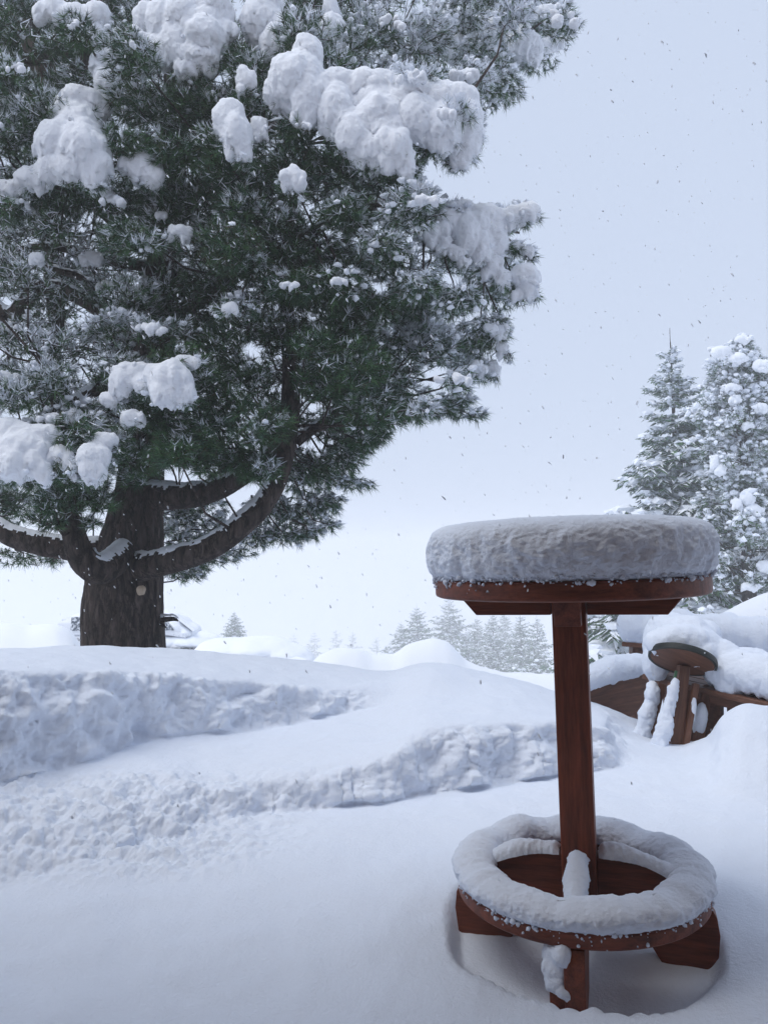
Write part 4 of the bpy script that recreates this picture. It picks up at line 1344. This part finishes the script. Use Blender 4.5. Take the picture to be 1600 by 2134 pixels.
def snow_lathe(name, prof, nprof, n, amp, seed, mt, table_m, closed=False, bottom_rag=0.01):
    prof = catmull(np.array(prof, float), nprof)
    th = np.linspace(0, 2 * np.pi, n, endpoint=False)
    Gd = np.stack([prof[:, None, 0] * np.cos(th), prof[:, None, 0] * np.sin(th), np.repeat(prof[:, 1:2], n, 1)], 2)
    tg = nrm(np.gradient(prof, axis=0))
    nr = np.stack([tg[:, 1], -tg[:, 0]], 1)      # outward for an upward profile
    NN = np.stack([nr[:, None, 0] * np.cos(th), nr[:, None, 0] * np.sin(th), np.repeat(nr[:, 1:2], n, 1)], 2).reshape(-1, 3)
    q = Gd.reshape(-1, 3)
    side = np.repeat(smooth01((0.9 - np.abs(nr[:, 1])) / 0.7), n)
    d = side * amp * (0.8 * fbm(q * [9, 9, 7] + seed, 2) + 0.75 * fbm(q * [28, 28, 24] + seed, 4, 0.58) + 0.5 * puffs(q * [24, 24, 15] + seed, 2, 0.6))
    d += (1 - side) * amp * 0.16 * fbm(q * 14 + seed, 3) + 0.003 * fbm(q * 80 + seed, 2) + side * 0.003 * fbm(q * 120, 2)
    q = q + NN * d[:, None]
    zmin = prof[:, 1].min()
    lowm = smooth01((zmin + 0.03 - q[:, 2]) / 0.03) * side
    an = np.arctan2(q[:, 1], q[:, 0])
    rag = fbm(np.stack([np.cos(an) * 12, np.sin(an) * 12, 0 * an + seed], 1), 4, 0.75)
    q[:, 2] += lowm * bottom_rag * rag
    if closed:
        hv = fbm(np.stack([np.cos(an) * 2.2, np.sin(an) * 2.2, 0 * an + seed], 1), 3)
        q[:, 2] = zmin + (q[:, 2] - zmin) * (0.86 + 0.42 * hv)
        rad_ = np.hypot(q[:, 0], q[:, 1])
        q[:, :2] *= (1 + 0.05 * fbm(np.stack([np.cos(an) * 4, np.sin(an) * 4, 0 * an + 4], 1), 2) * (rad_ < 0.31))[:, None]
    F = grid_faces(n, nprof, True)
    if closed:
        k = nprof - 1
        F = np.concatenate([F, np.stack([k * n + np.arange(n), k * n + (np.arange(n) + 1) % n, (np.arange(n) + 1) % n, np.arange(n)], 1)])
    qw = np.array(table_m)[:3, :3] @ q.T
    qw = qw.T + np.array(table_m)[:3, 3]
    return link(name, mesh(name, qw, [F], mt))


Z1 = T0 + 0.054
cap = snow_lathe('snow_mound', [(0.36, Z1 - 0.004), (0.388, Z1 + 0.001), (0.404, Z1 + 0.014), (0.414, Z1 + 0.04), (0.419, Z1 + 0.075), (0.416, Z1 + 0.108), (0.402, Z1 + 0.138), (0.372, Z1 + 0.156), (0.31, Z1 + 0.166), (0.2, Z1 + 0.173), (0.1, Z1 + 0.176), (0.0002, Z1 + 0.177)],
                 120, 420, 0.017, 2.0, M_SNOW, Mt, bottom_rag=0.022)
tag(cap, 'thick round cake of snow lying on the tall bar table', 'snow')
ZR = RB + 0.042
ringsnow = snow_lathe('snow_ring', [(0.345, ZR - 0.004), (0.358, ZR + 0.002), (0.368, ZR + 0.018), (0.370, ZR + 0.038), (0.360, ZR + 0.058), (0.335, ZR + 0.072), (0.305, ZR + 0.076), (0.272, ZR + 0.068), (0.250, ZR + 0.048), (0.244, ZR + 0.025), (0.255, ZR + 0.003), (0.27, ZR - 0.003)],
                      64, 460, 0.014, 9.0, M_SNOW, Mt, closed=True)
tag(ringsnow, 'ring of snow lying on the round foot rest at the table base', 'snow')
# snow strips on the fins' upper edges
for q in range(4):
    a = q * math.pi / 2 + 0.0
    n, m_ = 60, 15
    u = np.linspace(0.02, 0.93, n)
    rr = 0.052 + 0.225 * u
    zz = 0.245 + 0.085 * np.sqrt(1 - u * u)
    an = np.linspace(-np.pi * 0.5, np.pi * 0.5, m_)
    V = np.zeros((n, m_, 3))
    slope = np.arctan2(np.gradient(zz), np.gradient(rr))
    hw = 0.030 + 0.004 * np.sin(u * 9 + q)
    hh = 0.030 * np.minimum(1, (u / 0.08)) ** 0.5 + 0.006 * np.sin(u * 7 + q * 2)
    lift = np.cos(an)[None] * hh[:, None] - 0.002
    V[..., 0] = rr[:, None] - np.sin(slope)[:, None] * lift
    V[..., 1] = np.sin(an)[None] * hw[:, None]
    V[..., 2] = zz[:, None] + np.cos(slope)[:, None] * lift
    ca, sa = math.cos(a), math.sin(a)
    V = np.stack([V[..., 0] * ca - V[..., 1] * sa, V[..., 0] * sa + V[..., 1] * ca, V[..., 2]], 2)
    nn_ = grid_normals(V).reshape(-1, 3)
    V = V.reshape(-1, 3)
    V = V + nn_ * (0.004 * billow(V * 40, 2) + 0.003 * fbm(V * 110, 2))[:, None]
    link('snow_strip', mesh('snow_strip', V, [grid_faces(m_, n)], M_SNOW), table, True)
prism('foot_block', [(-0.02, -0.05), (0.075, -0.05), (0.085, 0.05), (0.085, 0.14), (0.06, 0.20), (0.0, 0.215), (-0.02, 0.215)], (0, -1, 0), (0, 0, 1), (1, 0, 0), (-0.047, -0.255, 0), 0.038, M_WOODY, table)
# crumbs of snow sticking to the rims
sp = Soup()
rgk = np.random.default_rng(77)
pts, rad = [], []
for k in range(520):
    a = rgk.uniform(0, 6.283)
    if rgk.random() < 0.55:
        w_ = 0.25 + 0.75 * (math.cos(a - R_(190)) > 0.3)
        z = T0 + 0.054 - abs(rgk.normal()) * 0.016 * w_ - 0.002
        if z < T0 + 0.004: continue
        pts.append((0.401 * math.cos(a), 0.401 * math.sin(a), z))
    else:
        z = RB + 0.042 - abs(rgk.normal()) * 0.014
        if z < RB + 0.002: continue
        pts.append((0.3595 * math.cos(a), 0.3595 * math.sin(a), z))
    if fbm(np.array([[math.cos(a) * 5, math.sin(a) * 5, len(pts) * 0.0 + z * 3]]), 2)[0] < -0.02:
        pts.pop()
        continue
    rad.append(0.0015 + 0.006 * rgk.random() ** 2.2)
for k in range(1300):                    # ragged lower edge of the two snow rings
    a = rgk.uniform(0, 6.283)
    if k < 950:
        pts.append(((0.400 + rgk.uniform(0, 0.008)) * math.cos(a), (0.400 + 0.004) * math.sin(a), T0 + 0.062 + rgk.normal() * 0.007))
    else:
        pts.append((0.363 * math.cos(a), 0.363 * math.sin(a), RB + 0.046 + rgk.normal() * 0.006))
    rad.append(float(np.clip(rgk.lognormal(-6.2, 0.55), 0.0008, 0.008)))
lumps(sp, np.array(pts), np.array(rad), 0, rgk, 1.0)
me = mesh('snow_crumbs', np.concatenate(sp.V), [np.concatenate(sp.F)], [M_SNOW])
tag(link('snow_crumbs', me, table, True), kind='stuff')
# lump of snow stuck on the near foot
def wpt(v): return np.array(Mt @ Vector(v))
es = []
for (v, r) in [((-0.052, -0.325, 0.195), 0.032), ((-0.05, -0.335, 0.165), 0.034), ((-0.046, -0.345, 0.138), 0.026), ((-0.034, -0.352, 0.205), 0.024), ((-0.03, -0.36, 0.12), 0.016), ((-0.06, -0.32, 0.17), 0.02)]:
    es.append((wpt(v), np.eye(3) * r))
blobs('snow_clump', es, 0.005, M_SNOW, 0.007, 2, 30, table)

# ------------------------------------------------------------------ right-hand furniture
# tipped stool leaning on the buried bench
sc0 = P(1421, 1380, 4.86)
e1 = nrm((P(1487, 1410, 4.90) - P(1355, 1348, 4.82))[None])[0]
e2 = np.array([0.05, math.cos(R_(27)), -math.sin(R_(27))])
e2 = e2 - e1 * e1.dot(e2); e2 /= np.linalg.norm(e2)
e3 = np.cross(e1, e2)
Ms = Matrix(((e1[0], e2[0], e3[0], sc0[0]), (e1[1], e2[1], e3[1], sc0[1]), (e1[2], e2[2], e3[2], sc0[2]), (0, 0, 0, 1)))
stool = empty('bar_stool', None, 'tipped wooden stool with a round seat, its legs buried in snow', 'stool', mat=Ms)
lathe('seat', [(0.0001, 0.0), (0.188, 0.0), (0.19, 0.004), (0.0001, 0.005)], M_OLD, stool, 64)
lathe('seat_band', [(0.191, -0.001), (0.205, 0.0), (0.207, 0.02), (0.203, 0.036), (0.15, 0.04), (0.0001, 0.04)], M_RIM, stool, 64)


def board_between(name, a, b, w, t, mt, parent, face=(0, -1, 0), bevel=0.003):
    """a board from point a to point b, width w across, thickness t along face"""
    a, b = np.asarray(a, float), np.asarray(b, float)
    d = b - a
    L = np.linalg.norm(d)
    d /= L
    f = np.asarray(face, float)
    f = f - d * d.dot(f)
    f /= np.linalg.norm(f)
    s = np.cross(f, d)
    c = (a + b) / 2
    mt4 = Matrix(((d[0], s[0], f[0], c[0]), (d[1], s[1], f[1], c[1]), (d[2], s[2], f[2], c[2]), (0, 0, 0, 1)))
    bm = bmesh.new()
    boxmesh(bm, L, w, t)
    bmesh.ops.bevel(bm, geom=bm.edges[:] + bm.verts[:], offset=bevel, segments=1, affect='EDGES', clamp_overlap=True)
    me = bpy.data.meshes.new(name)
    bm.to_mesh(me)
    bm.free()
    me.materials.append(mt)
    o = bpy.data.objects.new(name, me)
    COL.objects.link(o)
    if parent is not None:
        o.parent = parent
        o.matrix_parent_inverse = world_of(parent).inverted()
    o.matrix_basis = mt4
    return o


board_between('post', P(1424, 1388, 4.88), P(1402, 1590, 4.78), 0.065, 0.06, M_OLD, stool)
for (a, b, w) in [((1378, 1425, 4.95), (1346, 1560, 4.92), 0.05), ((1402, 1425, 4.82), (1376, 1590, 4.72), 0.05), ((1450, 1425, 4.84), (1420, 1600, 4.72), 0.035), ((1474, 1430, 4.96), (1448, 1580, 4.86), 0.06)]:
    board_between('leg', P(*a), P(*b), w, 0.035, M_OLD, stool)
board_between('panel', P(1432, 1425, 5.02), P(1418, 1590, 4.98), 0.25, 0.025, M_OLD, stool)
board_between('green_strip', P(1409, 1398, 4.80), P(1398, 1450, 4.77), 0.018, 0.01, M_GREEN, stool)
es = [ell(1362 - k * 3.2, 1436 + k * 13, 4.93, 12 + k * 0.9 + 1.5 * math.sin(k * 2.1), 15, 12) for k in range(9)]
blobs('snow_load', es, 0.010, M_SNOW, 0.018, 3, 18, stool)
es = [ell(1405 - k * 3.4, 1426 + k * 13.5, 4.78 - 0.007 * k, 7 + k * 1.1 + 1.5 * math.sin(k * 1.9), 15, 12) for k in range(10)]
blobs('snow_load', es, 0.010, M_SNOW, 0.018, 3, 18, stool)
es = [ell(1440, 1490, 4.80, 7, 40, 10), ell(1458, 1500, 4.9, 14, 36, 8)]
blobs('snow_load', es, 0.012, M_SNOW, 0.008, 3, 16, stool)

# buried bench: slats and a bearer, running towards the camera at the right
A0, A1 = P(1344, 1409, 5.25), P(1680, 1488, 4.45)
bench = empty('picnic_table', (A0 + A1) / 2 - [0, 0, 0.5], 'low wooden table with slatted top under deep snow at the right edge', 'table')
perp = np.array([A1[1] - A0[1], -(A1[0] - A0[0]), 0.0])
perp = -perp / np.linalg.norm(perp)
if perp[1] < 0: perp = -perp
for k in range(5):
    off = perp * (0.02 + k * 0.125)
    board_between('slat', A0 + off, A1 + off, 0.11, 0.035, M_OLD, bench, face=(0, 0, 1))
dz = np.array([0, 0, -0.055])
board_between('bearer', A0 + dz + perp * 0.05 + (A1 - A0) * 0.03, A1 + dz + perp * 0.05, 0.06, 0.05, M_OLD, bench, face=perp)
board_between('leg', A0 + (A1 - A0) * 0.36 + perp * 0.1 + [0, 0, -0.085], A0 + (A1 - A0) * 0.36 + perp * 0.1 + [-0.02, 0, -0.75], 0.22, 0.05, M_OLDZ, bench, face=perp)
for u in (0.12, 0.55):
    p0 = A0 + (A1 - A0) * u + perp * 0.10
    board_between('leg', p0 + [0, 0, -0.085], p0 + [0.02, 0, -0.75], 0.09, 0.05, M_OLDZ, bench, face=perp)
es = []
for (a, b, Y, rx, ry) in [(1375, 1345, 5.2, 34, 58), (1365, 1380, 5.15, 24, 36), (1430, 1325, 5.1, 52, 42), (1400, 1315, 5.2, 44, 34), (1455, 1345, 5.0, 48, 38), (1500, 1368, 4.95, 40, 36), (1415, 1332, 4.93, 62, 30), (1378, 1338, 4.92, 34, 26), (1462, 1362, 4.92, 34, 30), (1435, 1348, 4.9, 44, 20), (1400, 1345, 4.9, 40, 16), (1490, 1395, 4.88, 22, 26), (1470, 1320, 5.15, 30, 26), (1420, 1350, 5.0, 40, 26),
                       (1530, 1395, 4.85, 40, 38), (1575, 1405, 4.75, 44, 40), (1630, 1420, 4.65, 50, 44), (1690, 1430, 4.6, 50, 44), (1520, 1420, 4.85, 28, 26), (1490, 1395, 4.95, 24, 30),
                       (1560, 1375, 5.05, 50, 26), (1640, 1385, 4.95, 60, 30)]:
    es.append(ell(a, b, Y, rx, ry, 0, 1.15))
blobs('snow_load', es, 0.014, M_SNOW, 0.018, 3, 11, bench)

# fence rail behind it, with deep snow along the top
rail = empty('fence', (P(1328, 1400, 6.3)[0], 6.3, -0.4), 'wooden fence rail on a post carrying a long roll of snow', 'fence')
board_between('rail', P(1297, 1341, 6.3), P(1720, 1372, 5.75), 0.12, 0.035, M_OLD, rail, face=(0, 0, 1))
board_between('post', P(1326, 1344, 6.36), P(1326, 1560, 6.36), 0.095, 0.095, M_OLDZ, rail)
board_between('post', P(1660, 1372, 5.88), P(1660, 1600, 5.88), 0.095, 0.095, M_OLDZ, rail)
es = []
for k in range(13):
    u = k / 12
    a = 1322 + u * 390
    Y = 6.3 - u * 0.53
    es.append(ell(a, 1304 + u * 26 + 3 * math.sin(k * 1.7), Y, 36, 37 + 3 * math.cos(k * 2.3), 0, 1.0))
es.append(ell(1312, 1315, 6.3, 19, 24))
blobs('snow_load', es, 0.016, M_SNOW, 0.016, 4, 7, rail)

# board parapet between the post and the stool
par = empty('parapet', (P(1290, 1490, 5.7)[0], 5.7, -0.3), 'sloping brown board parapet topped with snow, left of the tipped stool', 'parapet')
for k in range(3):
    u0 = k / 3 + 0.165
    a = P(1205, 1432 + (1492 - 1432) * u0 + k * 4, 5.55)
    b = P(1352, 1388 + (1484 - 1388) * u0, 5.8)
    board_between('plank', a, b, 0.128, 0.028 + 0.003 * (k % 2), M_OLD, par, face=(0.15, -1, 0))
board_between('post', P(1346, 1390, 5.86), P(1346, 1520, 5.86), 0.08, 0.06, M_OLDZ, par)
es = []
for k in range(21):
    u = k / 20
    es.append(ell(1200 + u * 150, 1424 - u * 44 - 6 * math.sin(u * 3.1), 5.55 + 0.25 * u, 22, 17 + 10 * math.sin(u * 3.14), -14, 1.2))
blobs('snow_load', es, 0.012, M_SNOW, 0.012, 3, 9, par)


# ------------------------------------------------------------------ snowed-in cars
def car_shell(name, sections, mt, parent):
    """sections along x: (x, half width, z low, z high) in world; superellipse cross-sections"""
    n, V = 28, []
    th = np.linspace(0, 2 * np.pi, n, endpoint=False)
    for (x, yc, hw, z0, z1) in sections:
        cy = np.sign(np.cos(th)) * np.abs(np.cos(th)) ** 0.45 * hw
        cz = np.sign(np.sin(th)) * np.abs(np.sin(th)) ** 0.45 * (z1 - z0) / 2
        V.append(np.stack([np.full(n, x), yc + cy, (z0 + z1) / 2 + cz], 1))
    V = np.array(V)
    m_ = len(sections)
    caps = [np.array([[k * 1 + j for j in (0,)] for k in ()])]
    V = V.reshape(-1, 3)
    F = [grid_faces(n, m_, True)]
    c0, c1 = V[:n].mean(0), V[-n:].mean(0)
    V = np.concatenate([V, [c0, c1]])
    k = np.arange(n)
    F.append(np.concatenate([np.stack([np.full(n, m_ * n), (k + 1) % n, k], 1), np.stack([np.full(n, m_ * n + 1), (m_ - 1) * n + k, (m_ - 1) * n + (k + 1) % n], 1)]))
    return link(name, mesh(name, V, F, mt, smooth=False), parent)


def wheel(parent, x, y, z, r=0.33):
    th = np.linspace(0, 2 * np.pi, 28, endpoint=False)
    prof = [(0.18, -0.10), (r - 0.03, -0.11), (r, -0.07), (r, 0.07), (r - 0.03, 0.11), (0.18, 0.10)]
    V = np.array([[x + a * math.cos(t), y + b, z + a * math.sin(t)] for a, b in prof for t in th])
    w = link('wheel', mesh('wheel', V, [grid_faces(28, 6, True)], M_RUBBER), parent)
    V2 = np.array([[x + a * math.cos(t), y + b, z + a * math.sin(t)] for a, b in [(0.185, -0.09), (0.10, -0.06), (0.02, -0.08)] for t in th])
    link('rim', mesh('rim', V2, [grid_faces(28, 3, True)], M_PAINT), w)


YC = 21.0
kx_ = YC / F_PX
def cx(px): return P(px, 1330, YC)[0]
def cz(py): return P(300, py, YC)[2]
g0 = cz(1278) - 1.62
carA = empty('car', (cx(300), YC, g0), 'snow-covered car half hidden behind the thick pine trunk', 'car')
car_shell('body', [(cx(139), YC, 0.80, g0 + 0.35, cz(1318)), (cx(160), YC, 0.86, g0 + 0.3, cz(1316)), (cx(300), YC, 0.88, g0 + 0.28, cz(1316)), (cx(400), YC, 0.87, g0 + 0.3, cz(1330)), (cx(448), YC, 0.82, g0 + 0.32, cz(1338)), (cx(462), YC, 0.72, g0 + 0.38, cz(1345))], M_PAINT, carA)
car_shell('cabin', [(cx(141), YC, 0.76, cz(1322), cz(1292)), (cx(146), YC, 0.74, cz(1322), cz(1284)), (cx(335), YC, 0.72, cz(1322), cz(1283)), (cx(365), YC, 0.74, cz(1322), cz(1296)), (cx(402), YC, 0.78, cz(1326), cz(1316))], M_PAINT, carA)
for (a, b, c, d) in [((149, 1286), (182, 1286), (182, 1315), (147, 1315)), ((206, 1287), (268, 1287), (268, 1314), (206, 1314)), ((278, 1287), (338, 1287), (362, 1314), (278, 1314))]:
    pts = [P(*q, YC - 0.79) for q in (a, b, c, d)]
    V = np.array(pts + [p + [0, 0.05, 0] for p in pts])
    F = np.array([[3, 2, 1, 0], [4, 5, 6, 7], [0, 1, 5, 4], [1, 2, 6, 5], [2, 3, 7, 6], [3, 0, 4, 7]])
    link('window', mesh('window', V, [F], M_GLASS, smooth=False), carA)
pts = [P(372, 1290, YC - 0.62), P(372, 1290, YC + 0.62), P(404, 1315, YC + 0.7), P(404, 1315, YC - 0.7)]
V = np.array([p + np.array([0.03, 0, 0.03]) for p in pts] + [p - np.array([0.02, 0, 0.02]) for p in pts])
link('windshield', mesh('windshield', V, [np.array([[0, 1, 2, 3], [7, 6, 5, 4], [0, 4, 5, 1], [1, 5, 6, 2], [2, 6, 7, 3], [3, 7, 4, 0]])], M_SNOWF, smooth=False), carA)
bm = bmesh.new(); boxmesh(bm, 1.0, 0.06, 0.12, Matrix.Translation(P(372, 1355, YC - 0.9)))
o = bm_obj('bumper', bm, M_DARK, carA, local=False, bevel=0.02)
for a in (195, 415):
    for yy in (-0.78, 0.78): wheel(carA, cx(a), YC + yy, g0 + 0.33)
es = [ell(300, 1281, YC, 70, 6.5, 0, 9), ell(235, 1283, YC, 60, 6, 0, 9), ell(180, 1282, YC, 28, 5, 0, 10), ell(352, 1289, YC, 26, 6, 25, 9), ell(380, 1300, YC - 0.05, 34, 7, 36, 8.5), ell(398, 1312, YC - 0.05, 18, 7, 30, 9)]
blobs('snow_load', es, 0.06, M_SNOWF, 0.03, 3, 3.0, carA)
es = [ell(400, 1333, YC - 0.1, 58, 15, 3, 4.2), ell(360, 1333, YC - 0.1, 40, 15, 0, 4.2), ell(430, 1337, YC - 0.1, 30, 12, 8, 5)]
blobs('snow_load', es, 0.06, M_SNOWF, 0.03, 3, 3.0, carA)

YB = 16.5
def bx(px): return P(px, 1360, YB)[0]
def bz(py): return P(530, py, YB)[2]
g1 = bz(1338) - 1.35
carB = empty('car', (bx(530), YB, g1), 'car buried under a long smooth dome of snow, right of the trunk', 'car')
car_shell('body', [(bx(415), YB, 0.7, g1 + 0.4, bz(1382)), (bx(430), YB, 0.82, g1 + 0.3, bz(1376)), (bx(540), YB, 0.86, g1 + 0.28, bz(1374)), (bx(640), YB, 0.82, g1 + 0.3, bz(1378)), (bx(665), YB, 0.7, g1 + 0.4, bz(1386))], M_PAINT, carB)
car_shell('cabin', [(bx(425), YB, 0.7, bz(1384), bz(1374)), (bx(450), YB, 0.7, bz(1384), bz(1352)), (bx(560), YB, 0.7, bz(1384), bz(1350)), (bx(615), YB, 0.74, bz(1384), bz(1370))], M_GLASS, carB)
for a in (445, 625):
    for yy in (-0.76, 0.76): wheel(carB, bx(a), YB + yy, g1 + 0.33)
es = [ell(470, 1352, YB, 66, 19, -4, 4.5), ell(530, 1349, YB, 76, 19, 0, 4.6), ell(590, 1358, YB, 56, 17, 10, 4.6), ell(435, 1360, YB, 30, 14, 0, 5), ell(632, 1370, YB, 26, 10, 20, 6)]
blobs('snow_load', es, 0.05, M_SNOWF, 0.03, 4, 2.6, carB)
es = [ell(555, 1384, YB - 0.75, 60, 13, 0, 2.0), ell(610, 1384, YB - 0.7, 36, 12, 0, 2.0), ell(490, 1386, YB - 0.75, 50, 11, 0, 2.0)]
blobs('snow_load', es, 0.04, M_SNOWF, 0.05, 2, 3.5, carB)

# ------------------------------------------------------------------ unseen building added behind the photographer, its eave sized to shade the terrace
unseen_house = empty('unseen_house', (0, -1.2, 0), 'unseen brown timber front with a deep eave, added to shade the terrace', 'unseen_house')
bm = bmesh.new(); boxmesh(bm, 16, 0.25, 5.2, Matrix.Translation((0, -1.4, 2.1)))
bm_obj('unseen_wall', bm, M_HOUSE, unseen_house, local=False)
bm = bmesh.new()
boxmesh(bm, 19, 5.5, 0.22, Matrix.Translation((0, -1.15, 3.9)) @ Matrix.Rotation(R_(-17), 4, 'X'))
bm_obj('shade_roof', bm, M_HOUSE, unseen_house, local=False)

# ------------------------------------------------------------------ falling snow
sp = Soup()
rgk = np.random.default_rng(99)
n = 3400
Yf = 0.9 + 9.5 * rgk.random(n) ** 0.75
pxf, pyf = rgk.uniform(-100, 1700, n), rgk.uniform(-100, 1750, n)
pts = np.array([P(a, b, c) for a, b, c in zip(pxf, pyf, Yf)])
keep = pts[:, 2] > 0.7
pts = pts[keep]; Yk = Yf[keep]
rad = np.clip(rgk.lognormal(-5.95, 0.34, len(pts)), 0.0013, 0.0045) * np.clip(Yk / 3, 0.45, 1.3)
V0, F0 = ICO1
nV = len(pts)
ax = nrm(np.array([[0.45, 0.1, -1.0]]) + 0.35 * rgk.normal(size=(nV, 3)))
A_, B_ = frame_of(ax)
Vn = V0[None] * (1 + 0.3 * rgk.normal(size=(nV, len(V0), 1)))
V = pts[:, None] + rad[:, None, None] * (Vn[..., 0:1] * A_[:, None] + Vn[..., 1:2] * 0.7 * B_[:, None] + Vn[..., 2:3] * 2.0 * ax[:, None])
F = (F0[None] + (np.arange(nV) * len(V0))[:, None, None]).reshape(-1, 3)
tag(link('snowflakes', mesh('snowflakes', V.reshape(-1, 3), [F], M_FLAKE)), 'scattered snowflakes falling through the air', 'snowfall', kind='stuff')

# ------------------------------------------------------------------ haze
bm = bmesh.new()
boxmesh(bm, 1240, 592, 81, Matrix.Translation((0, 256, -29.0)))
hz = bpy.data.materials.new('haze')
hz.use_nodes = True
t = hz.node_tree
t.nodes.clear()
o_ = t.nodes.new('ShaderNodeOutputMaterial')
pv = t.nodes.new('ShaderNodeVolumePrincipled')
pv.inputs['Color'].default_value = (0.985, 0.988, 0.992, 1)
pv.inputs['Density'].default_value = 0.0055
pv.inputs['Anisotropy'].default_value = 0.3
t.links.new(pv.outputs[0], o_.inputs['Volume'])
tag(bm_obj('haze', bm, hz), kind='stuff')
